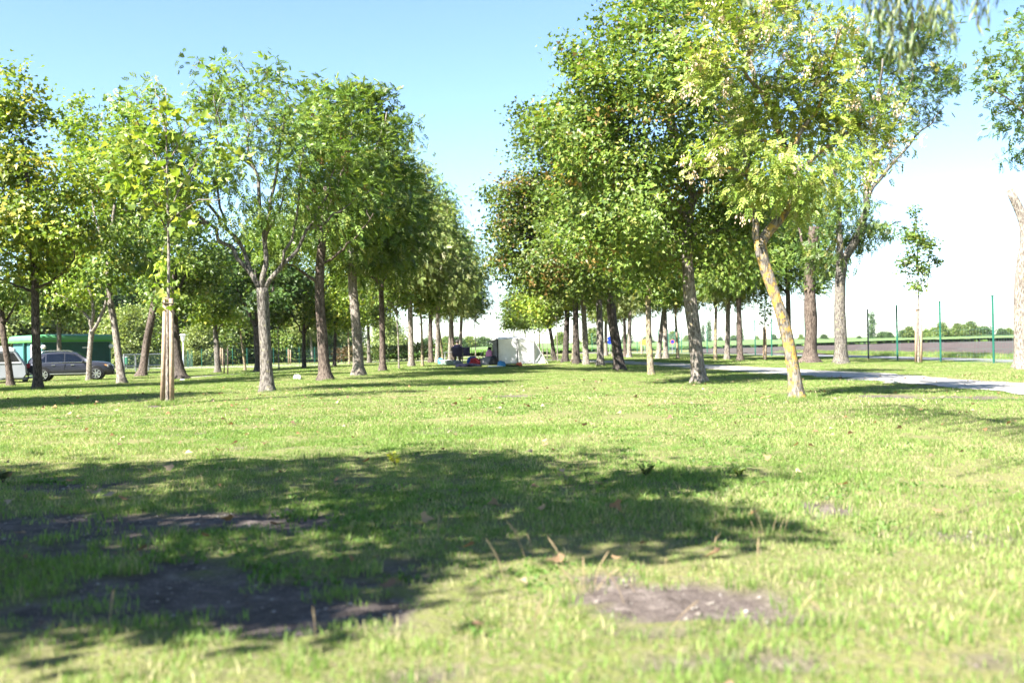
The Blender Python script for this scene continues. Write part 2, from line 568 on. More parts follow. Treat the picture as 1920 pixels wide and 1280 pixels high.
M['gravel'] = mat("gravel_path", (0.33, 0.305, 0.265), 0.95, noise=(0.55, 0.51, 0.455), nscale=2.3, bump=0.6)
M['asphalt'] = mat("asphalt", (0.16, 0.16, 0.17), 0.85, noise=(0.21, 0.21, 0.22), nscale=7)
M['plough'] = mat("ploughed_soil", (0.052, 0.034, 0.026), 0.95, noise=(0.095, 0.064, 0.050), nscale=1.6, bump=1.0)
M['dirt_path'] = mat("dirt_path", (0.20, 0.17, 0.15), 0.95, noise=(0.33, 0.29, 0.26), nscale=5, bump=0.5)
path_pts = [(9.0, 8), (9.3, 14), (9.4, 19), (9.1, 26), (8.1, 34), (6.9, 45), (5.0, 56), (2.0, 67), (-6, 74), (-16, 80), (-30, 84)]
gravel_path, path_line = strip("gravel_path", path_pts, 2.2, M['gravel'], 0.015, 220, 0.6)
lp = [at(150, 722)[:2], at(235, 717)[:2], at(300, 713)[:2], at(345, 709.5)[:2], at(407, 704)[:2], at(470, 700)[:2], at(520, 696)[:2]]
dirt_track, _ = strip("dirt_path", lp, 1.3, M['dirt_path'], 0.02, 80, 0.4, 4)
lp2 = [(-38, 84), (-28, 87), (-20, 88.5), (-12, 90), (-4, 93), (4, 97)]
strip("gravel_road", lp2, 2.2, M['gravel'], 0.02, 60, 0.2, 6)
strip("cycle_road", [(19.4, 10), (19.4, 36), (19.2, 55), (18, 75), (13.6, 100), (6, 126), (-10, 150)], 2.4, M['asphalt'], 0.02, 160, 0.05, 8)


def field(name, poly, m, dz, step, rough, seed, rise=0.0):
    """a field: grid clipped to a polygon, with its own relief"""
    P = np.array(poly, float)
    xs = np.arange(P[:, 0].min(), P[:, 0].max() + step, step)
    ys = np.arange(P[:, 1].min(), P[:, 1].max() + step, step)
    X, Y = np.meshgrid(xs, ys)

    def inside(x, y):
        r = np.zeros(x.shape, bool)
        for i in range(len(P)):
            a, b_ = P[i], P[i - 1]
            c = ((a[1] > y) != (b_[1] > y)) & (x < (b_[0] - a[0]) * (y - a[1]) / (b_[1] - a[1] + 1e-12) + a[0])
            r ^= c
        return r
    Z = H(X, Y) + dz + rise * np.maximum(0, np.hypot(X, Y) - 140) + rough * (fbm(X / step * 0.6, Y / step * 0.6, seed, 3) - 0.3)
    J = np.arange(X.size).reshape(X.shape)
    T = np.stack([J[:-1, :-1], J[:-1, 1:], J[1:, 1:], J[1:, :-1]], -1).reshape(-1, 4)
    cx, cy = (X[:-1, :-1] + step / 2).ravel(), (Y[:-1, :-1] + step / 2).ravel()
    T = T[inside(cx, cy)]
    return tag(link(name, tri_mesh(name, np.stack([X, Y, Z], -1).reshape(-1, 3), T), m), kind="structure"), inside


PLOUGH = [(16, 86), (22.5, 55), (27, 48), (60, 40), (130, 55), (120, 200), (88, 210), (26, 138)]
field("ploughed_field", PLOUGH, M['plough'], 0.02, 0.7, 0.16, 5)
M['beet'] = mat("beet_field_leaves", (0.09, 0.17, 0.03), 0.7, noise=(0.20, 0.29, 0.07), nscale=1.3, bump=1.0)
BEET = [(-160, 150), (-60, 112), (-14, 104), (2, 104), (9, 125), (15, 130), (24, 139), (87, 212), (119, 202), (200, 190), (600, 260), (600, 640), (-500, 640), (-400, 200)]
_, beet_in = field("beet_field", BEET, M['beet'], 0.30, 3.0, 0.25, 9, 0.0042)


# ------------------------------------------------------------------ scattered ground cover (grass, beet leaves)
SRC = bpy.data.collections.new("ground_cover_sources")


def blades(nb, rad, h0, h1, wid, cols, weights, droop=0.5, seg=2, seed=0):
    r = np.random.default_rng(seed)
    a = r.uniform(0, 2 * PI, nb); q = rad * np.sqrt(r.uniform(0, 1, nb))
    p = np.stack([q * np.cos(a), q * np.sin(a), np.full(nb, -0.01)], -1)
    h = r.uniform(h0, h1, nb) * r.uniform(0.7, 1.0, nb)
    th = r.uniform(0, 2 * PI, nb)
    d = np.stack([np.cos(th), np.sin(th), 0 * th], -1)
    ph = r.uniform(0, 2 * PI, nb)
    s = np.stack([np.cos(ph), np.sin(ph), 0 * ph], -1)
    b1 = r.uniform(0.05, 0.35, nb) * droop; b2 = b1 + r.uniform(0.2, 0.9, nb) * droop
    w = wid * r.uniform(0.6, 1.2, nb)
    up = np.array([0, 0, 1.0])
    m1 = p + (h * 0.55)[:, None] * (up + b1[:, None] * d)
    tp = m1 + (h * 0.5)[:, None] * (up * np.clip(1 - b2[:, None] * 0.5, 0.2, 1) + b2[:, None] * d)
    V = np.stack([p - s * w[:, None] / 2, p + s * w[:, None] / 2, m1 + s * w[:, None] * 0.4, m1 - s * w[:, None] * 0.4, tp], 1).reshape(-1, 3)
    o = (np.arange(nb) * 5)[:, None]
    T = np.concatenate([o + [0, 1, 2], o + [0, 2, 3], o + [3, 2, 4]], 0)
    ci = r.choice(len(cols), nb, p=np.array(weights) / sum(weights))
    C = np.array(cols)[ci] * r.uniform(0.75, 1.25, (nb, 1))
    return V, T, np.repeat(C, 5, 0)


GCOL = [(0.14, 0.25, 0.045), (0.20, 0.315, 0.065), (0.28, 0.365, 0.10), (0.46, 0.42, 0.21), (0.57, 0.48, 0.29)]


def source(name, V, T, C, m):
    me = tri_mesh(name, V, T, C)
    me.materials.append(m)
    o = bpy.data.objects.new(name, me)
    SRC.objects.link(o)


GRN, DRY = (4, 5, 3, 0.6, 0.2), (1.6, 3, 4, 2.8, 1.8)
for i in range(4):
    source("a_tuft_%d" % i, *blades(46, 0.11, 0.022, 0.060, 0.0040, GCOL, GRN if i < 2 else DRY, 0.9, seed=i), M['grass'])
for i in range(3):
    source("b_tuft_%d" % i, *blades(80, 0.26, 0.022, 0.06, 0.0075, GCOL, (GRN, (3, 4, 4, 2, 1), DRY)[i], 0.9, seed=10 + i), M['grass'])
for i in range(2):
    source("c_tuft_%d" % i, *blades(130, 0.7, 0.025, 0.065, 0.018, GCOL, (GRN, (2, 4, 4, 3, 1.6))[i], 0.9, seed=20 + i), M['grass'])
BC = [(0.10, 0.20, 0.03), (0.15, 0.26, 0.045), (0.20, 0.32, 0.07)]
for i in range(2):
    V, T, C = blades(26, 0.28, 0.28, 0.5, 0.14, BC, (2, 3, 2), 0.9, seed=30 + i)
    source("d_beet_%d" % i, V, T, C, M['grass'])
for i in range(2):   # fresh long clump
    source("e_clump_%d" % i, *blades(70, 0.09, 0.05, 0.13, 0.004, GCOL, (4, 4, 2, 1.2, .8), 0.8, seed=40 + i), M['grass'])


for i in range(2):   # clover and plantain: short, broad, dark leaves
    source("f_clover_%d" % i, *blades(34, 0.10, 0.018, 0.042, 0.016, [(0.10, 0.19, 0.04), (0.14, 0.25, 0.05), (0.19, 0.30, 0.07)], (3, 3, 1), 1.3, seed=50 + i), M['grass'])


def scatter(name, P, idx, scl, kind="stuff"):
    """an object of points, each carrying a tuft, made by geometry nodes"""
    me = bpy.data.meshes.new(name)
    me.vertices.add(len(P))
    me.vertices.foreach_set("co", np.asarray(P, np.float32).ravel())
    for nm, dt, arr in (("idx", 'INT', idx), ("scl", 'FLOAT', scl), ("rot", 'FLOAT', rng.uniform(0, 6.28, len(P)))):
        at_ = me.attributes.new(nm, dt, 'POINT')
        at_.data.foreach_set("value", np.asarray(arr, np.int32 if dt == 'INT' else np.float32))
    o = tag(link(name, me, None), kind=kind)
    ng = bpy.data.node_groups.new(name + "_nodes", 'GeometryNodeTree')
    ng.interface.new_socket("Geometry", in_out='INPUT', socket_type='NodeSocketGeometry')
    ng.interface.new_socket("Geometry", in_out='OUTPUT', socket_type='NodeSocketGeometry')
    gi, go = ng.nodes.new("NodeGroupInput"), ng.nodes.new("NodeGroupOutput")
    ci = ng.nodes.new("GeometryNodeCollectionInfo")
    ci.inputs["Collection"].default_value = SRC
    ci.inputs["Separate Children"].default_value = True
    ci.inputs["Reset Children"].default_value = True
    ip = ng.nodes.new("GeometryNodeInstanceOnPoints")
    ip.inputs["Pick Instance"].default_value = True

    def na(nm, dt):
        q = ng.nodes.new("GeometryNodeInputNamedAttribute")
        q.data_type = dt
        q.inputs[0].default_value = nm
        return q.outputs[0]
    cx = ng.nodes.new("ShaderNodeCombineXYZ")
    ng.links.new(na("rot", 'FLOAT'), cx.inputs[2])
    ng.links.new(gi.outputs[0], ip.inputs["Points"])
    ng.links.new(ci.outputs[0], ip.inputs["Instance"])
    ng.links.new(na("idx", 'INT'), ip.inputs["Instance Index"])
    ng.links.new(cx.outputs[0], ip.inputs["Rotation"])
    ng.links.new(na("scl", 'FLOAT'), ip.inputs["Scale"])
    ng.links.new(ip.outputs[0], go.inputs[0])
    md = o.modifiers.new("tufts", 'NODES')
    md.node_group = ng
    return o


def wedge(n, y0, y1, margin=0.6, side=0.56):
    """points inside the view wedge, even over its area"""
    y = np.sqrt(rng.uniform(y0 ** 2, y1 ** 2, n))
    x = rng.uniform(-1, 1, n) * (y * side + margin)
    return x, y


def clear_of_paths(x, y):
    ok = np.ones(len(x), bool)
    for line, w in ((path_line, 0.98), (np.array(lp2), 1.0)):
        d = np.full(len(x), 1e9)
        dense = np.stack([np.interp(np.linspace(0, 1, 300), np.linspace(0, 1, len(line)), line[:, k]) for k in (0, 1)], -1)
        for q in dense:
            d = np.minimum(d, np.hypot(x - q[0], y - q[1]))
        ok &= d > w + 0.3 * (fbm(x * 1.3, y * 1.3, 55) - 0.5)
    return ok


GP, GI, GS = [], [], []


def put(x, y, base, k, s):
    # dry and fresh grass lie in patches
    f = np.clip((fbm(x * 0.55 + 7, y * 0.55, 71, 4) - 0.5) * 2.6 + 0.45 + rng.normal(0, .16, len(x)), 0, .999)
    GP.append(np.stack([x, y, H(x, y)], -1)); GI.append(base + (f * k).astype(int)); GS.append(s)


x, y = wedge(14000, 1.7, 12.0)
bb = bare(x, y)
patchy = fbm(x * 0.9, y * 0.9, 61)
keep = (rng.uniform(0, 1, len(x)) > bb * 0.95) & (rng.uniform(0, 1, len(x)) < 0.35 + 1.6 * (fbm(x * 2.6, y * 2.6, 66) - 0.25))
x, y, pch = x[keep], y[keep], patchy[keep]
put(x, y, 0, 4, rng.uniform(0.55, 1.25, len(x)) * (0.55 + 0.9 * pch))
x, y = wedge(16000, 11.0, 42.0, 1.0)
keep = (rng.uniform(0, 1, len(x)) > bare(x, y)) & clear_of_paths(x, y)
x, y = x[keep], y[keep]
put(x, y, 4, 3, rng.uniform(0.7, 1.2, len(x)) * (0.7 + 0.6 * fbm(x * 0.4, y * 0.4, 62)))
x, y = wedge(9000, 40.0, 100.0, 2.0)
keep = clear_of_paths(x, y) & (x < 18) | (x > 20.8) & (x < 23.5) & (y < 80)
x, y = x[keep], y[keep]
put(x, y, 7, 2, rng.uniform(0.7, 1.3, len(x)))
x, y = wedge(900, 2.0, 10.0)
bb = bare(x, y)
keep = (rng.uniform(0, 1, len(x)) < 0.25 + 0.6 * (bb > .05) * (bb < 0.75)) & (bb < .85)
x, y = x[keep], y[keep]
put(x, y, 11, 2, rng.uniform(0.5, 1.0, len(x)))
x, y = wedge(6500, 2.0, 20.0)
keep = (fbm(x * 0.8, y * 0.8, 83) > 0.56) & (bare(x, y) < .5)
x, y = x[keep], y[keep]
GP.append(np.stack([x, y, H(x, y)], -1)); GI.append(13 + rng.integers(0, 2, len(x))); GS.append(rng.uniform(.6, 1.4, len(x)))
yv = rng.uniform(22, 80, 1100); xv = rng.uniform(21.0, 23.4, 1100)       # the rough verge by the cycle road
put(xv, yv, 11, 2, rng.uniform(1.5, 3.6, 1100))
lawn = scatter("lawn_grass", np.concatenate(GP), np.concatenate(GI), np.concatenate(GS))
bx, by = rng.uniform(-60, 130, 26000), 100 + 120 * rng.uniform(0, 1, 26000) ** 1.6
k_ = beet_in(bx, by)
bx, by = bx[k_], by[k_]
scatter("beet_leaves", np.stack([bx, by, H(bx, by) + 0.12], -1), 9 + rng.integers(0, 2, len(bx)), rng.uniform(0.7, 1.25, len(bx)))


# ------------------------------------------------------------------ leaves and trees
SHAPES = {
    'maple': (np.array([(0, 0), (.34, -.05), (.52, .30), (.24, .42), (0, 1.0), (-.24, .42), (-.52, .30), (-.34, -.05)]), [(0, 1, 2), (0, 2, 3), (0, 3, 4), (0, 4, 5), (0, 5, 6), (0, 6, 7)], 0.30),
    'simple': (np.array([(0, 0), (.30, .40), (0, 1.0), (-.30, .40)]), [(0, 1, 2), (0, 2, 3)], 0.25),
    'lance': (np.array([(0, 0), (.085, .40), (0, 1.0), (-.085, .40)]), [(0, 1, 2), (0, 2, 3)], 0.25),
    'leaflet': (np.array([(0, 0), (.25, .42), (0, 1.0), (-.25, .42)]), [(0, 1, 2), (0, 2, 3)], 0.25),
}


def unit(a):
    return a / (np.linalg.norm(a, axis=-1, keepdims=True) + 1e-9)


def leaf_arrays(pos, axis, normal, size, shape, col):
    sv, st, fold = SHAPES[shape]
    axis = unit(axis)
    side = unit(np.cross(axis, normal))
    nor = np.cross(side, axis)
    K = len(sv)
    V = (pos[:, None, :] + size[:, None, None] * (sv[None, :, 0:1] * side[:, None, :] + sv[None, :, 1:2] * axis[:, None, :]
         + fold * (np.abs(sv[None, :, 0:1]) - 0.35 * sv[None, :, 1:2] ** 2) * nor[:, None, :]))
    T = (np.arange(len(pos)) * K)[:, None, None] + np.array(st)[None]
    return V.reshape(-1, 3), T.reshape(-1, 3), np.repeat(col, K, 0)


def spray(centers, crown_c, per, spread, size, kind, cols, weights, r, droop=0.3, tipcol=None):
    """leaves around every twig end"""
    per = int(per * 1.5)
    n = len(centers) * per
    c = np.repeat(centers, per, 0)
    off = r.normal(0, 1, (n, 3)) * np.array(spread)
    p = c + off
    out = unit(p - crown_c)
    rnd = unit(r.normal(0, 1, (n, 3)))
    ax = unit(out * 0.7 + rnd * 0.9 + np.array([0, 0, -droop]))
    twn = np.repeat(unit(r.normal(0, 1, (len(centers), 3))), per, 0)
    nor = unit(np.array([0, 0, 0.75]) + out * 0.5 + twn * 0.6 + unit(r.normal(0, 1, (n, 3))) * 0.5)
    sz = size * r.uniform(0.6, 1.2, n)
    ci = r.choice(len(cols), n, p=np.array(weights, float) / sum(weights))
    col = np.array(cols)[ci]
    # every twig has its own tone, as twigs in the photograph do
    tone = 1.0 * np.repeat(r.uniform(0.68, 1.34, (len(centers), 1)), per, 0)
    col = col * tone * r.uniform(0.88, 1.13, (n, 1))
    if tipcol is not None:
        t = (np.repeat(r.uniform(0, 1, len(centers)), per) < tipcol[1]) & (r.uniform(0, 1, n) < 0.65)
        col[t] = np.array(tipcol[0]) * r.uniform(0.7, 1.3, (t.sum(), 1))
    if kind in ('maple', 'simple', 'lance'):
        return leaf_arrays(p, ax, nor, sz, kind, col)
    # compound leaf: leaflets in pairs along a drooping stalk
    K = 7
    side = unit(np.cross(ax, nor))
    P, A, N, Z, C = [], [], [], [], []
    for k in range(K):
        t = [0.25, 0.25, 0.52, 0.52, 0.78, 0.78, 0.95][k]
        sg = [1, -1, 1, -1, 1, -1, 0][k]
        P.append(p + ax * (sz * t)[:, None] - np.array([0, 0, 1.0]) * (sz * 0.25 * t * t)[:, None])
        A.append(ax * (0.75 if sg else 1.0) + side * 0.75 * sg)
        N.append(nor); Z.append(sz * 0.50); C.append(col)
    return leaf_arrays(np.concatenate(P), np.concatenate(A), np.concatenate(N), np.concatenate(Z), 'leaflet', np.concatenate(C))


def sample_blobs(blobs, dens, r, gap=0.42, freq=1.1):
    """twig ends in a union of ellipsoids, with gaps"""
    pts = []
    ph = r.uniform(0, 6.28, 9)
    for c, rx, ry, rz in blobs:
        k = max(3, int(dens * PI * rx * rz))
        q = []
        while len(q) < k:
            d = unit(r.normal(0, 1, (k * 2, 3)))
            rad = r.uniform(0, 1, (k * 2, 1)) ** (1 / 2.4) * r.uniform(0.85, 1.12, (k * 2, 1))
            p = np.array(c) + d * rad * np.array([rx, ry, rz])
            f = p * freq
            nn = (np.sin(f[:, 0] * 2.1 + ph[0]) * np.sin(f[:, 1] * 2.3 + ph[1]) + np.sin(f[:, 2] * 2.7 + ph[2] + f[:, 0]) * np.sin(f[:, 1] * 1.3 + ph[3])
                  + 0.6 * np.sin(f[:, 0] * 4.7 + ph[4]) * np.sin(f[:, 2] * 4.9 + ph[5])) / 2.6
            q += list(p[(nn + r.normal(0, 0.18, len(p))) > (gap - 0.72)])
        pts.append(np.array(q[:k]))
    return np.concatenate(pts)


def polyline(pts, n):
    pts = np.array(pts, float)
    s = np.concatenate([[0], np.cumsum(np.linalg.norm(np.diff(pts, axis=0), axis=1))])
    t = np.linspace(0, s[-1], n)
    # Catmull-like smoothing by two interpolation passes
    q = np.stack([np.interp(t, s, pts[:, k]) for k in range(3)], -1)
    for _ in range(2):
        q[1:-1] = (q[:-2] + 2 * q[1:-1] + q[2:]) / 4
    return q


def trunk_mesh(mb, pts, rads, n=14, rows=22, flare=0.5, rough=0.05, seed=0, flare_h=0.16, lobes=0.0):
    q = polyline(pts, rows)
    s = np.concatenate([[0], np.cumsum(np.linalg.norm(np.diff(q, axis=0), axis=1))])
    s0 = np.linspace(0, s[-1], len(rads))
    rad = np.interp(s, s0, rads)
    vs, fs = [], []
    for k in range(rows):
        t = unit(q[min(k + 1, rows - 1)] - q[max(k - 1, 0)])
        a = unit(np.cross(t, (0, 1, 0.05))); b_ = np.cross(t, a)
        for i in range(n):
            w = 2 * PI * i / n
            fl = flare * math.exp(-s[k] / flare_h) * (1 + lobes * math.sin(w * 4 + seed))
            rr = rad[k] * (1 + fl) * (1 + rough * (2 * float(vnoise(i * 0.7, s[k] * 3.0, seed)) - 1) + rough * math.sin(w * 3 + s[k] * 2 + seed))
            vs.append(q[k] + rr * (math.cos(w) * a + math.sin(w) * b_))
    for k in range(rows - 1):
        for i in range(n):
            j = (i + 1) % n
            fs.append((k * n + i, k * n + j, (k + 1) * n + j, (k + 1) * n + i))
    fs.append(tuple((rows - 1) * n + i for i in range(n)))
    mb.add(vs, fs)
    return q


def build_tree(name, label, cat, base, trunk, trunk_r, limbs, blobs, leaf, bark, dens=7.0, per=24, spread=(.26, .26, .17), size=0.13,
               kind='maple', cols=None, weights=None, tip=None, gap=0.42, seed=1, group=None, twig=0.011, flare=0.6, rough=0.06,
               lobes=0.3, droop=0.3, seeds=None, n_side=14, extra=None, cap=None):
    """trunk and limbs as drawn, twigs grown from the limbs to every leaf spray; trunk, limbs and crown are the parts"""
    r = np.random.default_rng(seed)
    base = np.array(base, float)
    root = thing(name, label, cat, base, group=group)
    L = lambda p: np.array(p, float) - base
    tb = MB()
    tq = trunk_mesh(tb, [L(p) for p in trunk], trunk_r, n=n_side, flare=flare, rough=rough, seed=seed, lobes=lobes)
    kids = [tb.build("trunk", bark, root, smooth=True)]
    br = MB()
    nodes, nrad = [], []
    for k in range(len(tq) // 2, len(tq)):
        nodes.append(tq[k]); nrad.append(trunk_r[-1])
    for lb in limbs:
        pts, r0, r1 = lb
        m = max(6, int(len(pts) * 3))
        q = polyline([L(p) for p in pts], m)
        q[1:-1] += r.normal(0, 0.012, (m - 2, 3)) * (1 + np.linalg.norm(q[-1] - q[0]) * 0.5)
        rr = np.linspace(r0, r1, m)
        br.tube(q, rr, 8)
        nodes += list(q[1:]); nrad += list(rr[1:])
    tw = np.zeros((0, 3))
    if blobs:
        bl = [(L(c), rx, ry, rz) for c, rx, ry, rz in blobs]
        tw = sample_blobs(bl, dens, r, gap)
        cc = np.mean([b_[0] for b_ in bl], 0) - np.array([0, 0, 0.6])
        N = np.zeros((len(nodes) + len(tw) * 3 + 5, 3)); R = np.zeros(len(N))
        N[:len(nodes)] = nodes; R[:len(nodes)] = nrad
        cnt = len(nodes)
        dd = np.array([np.min(np.linalg.norm(N[:cnt] - p, axis=1)) for p in tw])
        for i in np.argsort(dd):
            p = tw[i]
            dv = N[:cnt] - p
            d = np.linalg.norm(dv, axis=1) + 0.35 * np.maximum(0, dv[:, 2])
            j = int(np.argmin(d))
            a = N[j]
            ln = np.linalg.norm(p - a)
            m1 = a + (p - a) * 0.4 + r.normal(0, 0.05, 3) * ln + np.array([0, 0, 0.07 * ln])
            m2 = a + (p - a) * 0.75 + r.normal(0, 0.04, 3) * ln + np.array([0, 0, 0.05 * ln])
            ra = min(R[j] * 0.8, twig * (0.5 + 0.9 * ln))
            if ln > 0.12:
                br.tube([a, m1, m2, p], [ra, ra * 0.8, ra * 0.6, 0.003], 4, cap=False)
            for q_, k_ in ((m1, 0.8), (m2, 0.6), (p, 0.45)):
                N[cnt] = q_; R[cnt] = ra * k_; cnt += 1
    if br.v:
        kids.append(br.build("branches", bark if not extra else extra, root, smooth=True))
    if len(tw):
        V, T, C = spray(tw, cc, per, spread, size, kind, cols, weights, r, droop, tip)
        kids.append(link("crown", tri_mesh("crown", V, T, C), leaf, root))
        if seeds:
            nS, hang, ssz, scol, perS = seeds
            out_ = np.linalg.norm(tw - cc, axis=1)
            ok_ = np.argsort(-out_)[:int(len(tw) * .7)]
            idx = ok_[r.choice(len(ok_), min(nS, len(ok_)), replace=False)]
            c = np.repeat(tw[idx] + 0.2 * unit(tw[idx] - cc) + np.array([0, 0, -.08]) + r.normal(0, 0.06, (len(idx), 3)), perS, 0)
            m = len(c)
            p = c + np.stack([r.normal(0, 0.045, m), r.normal(0, 0.045, m), -r.uniform(0, hang, m)], -1)
            ax = unit(np.stack([r.normal(0, .35, m), r.normal(0, .35, m), -np.ones(m)], -1))
            col = np.array(scol) * np.repeat(r.uniform(0.75, 1.25, (len(idx), 1)), perS, 0) * r.uniform(0.8, 1.2, (m, 1))
            V, T, C = leaf_arrays(p, ax, unit(r.normal(0, 1, (m, 3))), ssz * r.uniform(0.7, 1.2, m), 'leaflet', col)
            kids.append(link("seed_clusters", tri_mesh("seed_clusters", V, T, C), M['dry'], root))
    if cap is not None:
        p, dr, rr = cap
        mb = MB()
        p = L(p); dr = unit(np.array(dr, float))
        mb.tube([p - dr * 0.01, p + dr * 0.012], rr, 14)
        kids.append(mb.build("cut_end", M['cut_wood'], root))
    KIDS[root.name] = kids
    return root


def blobs_px(lst, d, r=None, depth=1.0, jit=0.6):
    r = r or np.random.default_rng(int(d * 100))
    out = []
    for cx, cy, rx, ry in lst:
        a, b_ = rx * d / F, ry * d / F
        out.append((PX(cx, cy, d + r.uniform(-jit, jit) * max(a, b_)), a, depth * 0.5 * (a + b_), b_))
    return out


def limb_px(lst, d, r0, r1, seed=0, depth=0.5):
    r = np.random.default_rng(seed)
    k = r.uniform(-depth, depth)
    m = len(lst)
    return ([PX(x, y, d + k * i * i / (m - 1)) for i, (x, y) in enumerate(lst)], r0 * d / F, r1 * d / F)


def tree_px(name, label, bpx, trunk, tr, limbs, blobs, leaf, bark, cat="tree", **kw):
    """a tree measured on the photograph and built at its own distance and size"""
    base = at(*bpx)
    d = base[1]
    tp = [base - np.array([0, 0, 0.05])] + [PX(x, y, d) for x, y in trunk]
    sd = kw.get('seed', 1)
    lm = [limb_px(l[0], d, l[1], l[2], sd * 31 + i) for i, l in enumerate(limbs)]
    kw['dens'] = kw.get('dens', 7.0) * 1.2
    bl = blobs_px(blobs, d, np.random.default_rng(sd), kw.pop('depth', 1.3), kw.pop('jit', 1.1))
    return build_tree(name, label, cat, base, tp, [t * d / F for t in tr], lm, bl, leaf, bark, **kw)


MAPLE = [(0.084, 0.148, 0.022), (0.132, 0.202, 0.032), (0.195, 0.258, 0.048), (0.30, 0.30, 0.075)]
YMAPLE = [(0.13, 0.21, 0.02), (0.21, 0.30, 0.03), (0.31, 0.37, 0.045), (0.44, 0.41, 0.06)]
ASH = [(0.10, 0.18, 0.03), (0.16, 0.245, 0.04), (0.22, 0.30, 0.055), (0.30, 0.33, 0.075)]
BOX = [(0.20, 0.30, 0.045), (0.30, 0.40, 0.07), (0.40, 0.47, 0.10), (0.50, 0.49, 0.16)]
PLANE = [(0.16, 0.25, 0.03), (0.24, 0.32, 0.045), (0.34, 0.38, 0.07)]
LOC = [(0.08, 0.15, 0.03), (0.12, 0.20, 0.04), (0.18, 0.25, 0.055), (0.28, 0.27, 0.07)]
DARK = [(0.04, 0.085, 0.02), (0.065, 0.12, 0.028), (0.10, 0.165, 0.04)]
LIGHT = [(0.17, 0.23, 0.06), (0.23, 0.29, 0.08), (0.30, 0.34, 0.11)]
W4, W3 = (3, 4, 2.5, 0.7), (3, 3, 2)

# --- right side, the trees drawn one by one
tree_px("maple_tree", "big dense maple with grey trunk darkened at its foot, beside the lichen trunk", (1312, 718),
        [(1303, 640), (1292, 540), (1288, 470), (1292, 400), (1300, 365)], [13, 12.5, 12, 11, 9, 7],
        [([(1288, 475), (1265, 442), (1240, 415), (1180, 390), (1110, 350)], 8, 2), ([(1300, 370), (1280, 300), (1258, 200), (1248, 60), (1240, -40)], 7, 1.5),
         ([(1298, 380), (1340, 335), (1400, 280), (1440, 210)], 6, 1.5), ([(1292, 410), (1200, 330), (1120, 240), (1070, 170)], 6, 1.5),
         ([(1290, 440), (1350, 430), (1400, 430)], 5, 1.5), ([(1290, 300), (1220, 180), (1170, 80)], 5, 1.5)],
        [(1250, 120, 150, 120), (1190, 50, 70, 75), (1260, -30, 110, 80), (1120, 190, 95, 85), (1065, 290, 85, 80), (1200, 300, 140, 110), (1330, 230, 110, 130),
         (1150, 420, 120, 70), (1280, 430, 110, 70), (1390, 330, 80, 100), (1380, 450, 80, 70), (1085, 120, 45, 45), (1030, 215, 35, 35), (1225, 500, 50, 35)],
        M['leaf'], M['bark_pale'], dens=9.5, per=44, size=0.108, cols=MAPLE, weights=W4, tip=((0.30, 0.20, 0.06), 0.06), seed=3, depth=1.45, jit=1.2)
tree_px("maple_tree", "dense maple with dark leaning trunk, its crown reaching out to the gap of sky", (1162, 695),
        [(1155, 640), (1147, 590), (1143, 540), (1140, 450), (1130, 330)], [10, 9, 8.5, 8, 6, 3],
        [([(1142, 520), (1090, 480), (1020, 450), (950, 430)], 5, 1.2), ([(1142, 500), (1200, 460), (1260, 430)], 5, 1.2), ([(1140, 450), (1080, 370), (1020, 290)], 5, 1.2),
         ([(1135, 400), (1150, 320), (1160, 240)], 4, 1)],
        [(1020, 400, 105, 85), (985, 470, 65, 60), (962, 372, 45, 40), (1015, 280, 52, 70), (1100, 470, 110, 80), (1060, 360, 105, 100), (1005, 520, 55, 32), (1130, 515, 80, 38),
         (945, 435, 30, 45), (1180, 480, 90, 60), (1090, 250, 70, 80), (925, 365, 16, 9), (985, 215, 22, 20), (1050, 530, 50, 28), (955, 495, 35, 28)],
        M['leaf'], M['bark_dark'], dens=7, per=50, spread=(.30, .30, .19), size=0.12, cols=MAPLE, weights=W4, tip=((0.30, 0.20, 0.06), 0.06), seed=5, depth=1.7, jit=1.4)
tree_px("slim_maple", "slim maple with yellow spotted trunk between the dark leaning trunk and the big grey one", (1221, 705),
        [(1217, 640), (1215, 560), (1215, 480), (1212, 400)], [6, 5.5, 5, 4, 3],
        [([(1215, 490), (1180, 440), (1150, 380)], 3, 1), ([(1214, 470), (1250, 420), (1270, 350)], 3, 1)],
        [(1200, 470, 85, 65), (1250, 520, 60, 45), (1170, 360, 75, 75), (1250, 400, 70, 70)],
        M['leaf'], M['bark_ochre'], dens=6, per=28, size=0.16, cols=MAPLE, weights=W4, seed=6)
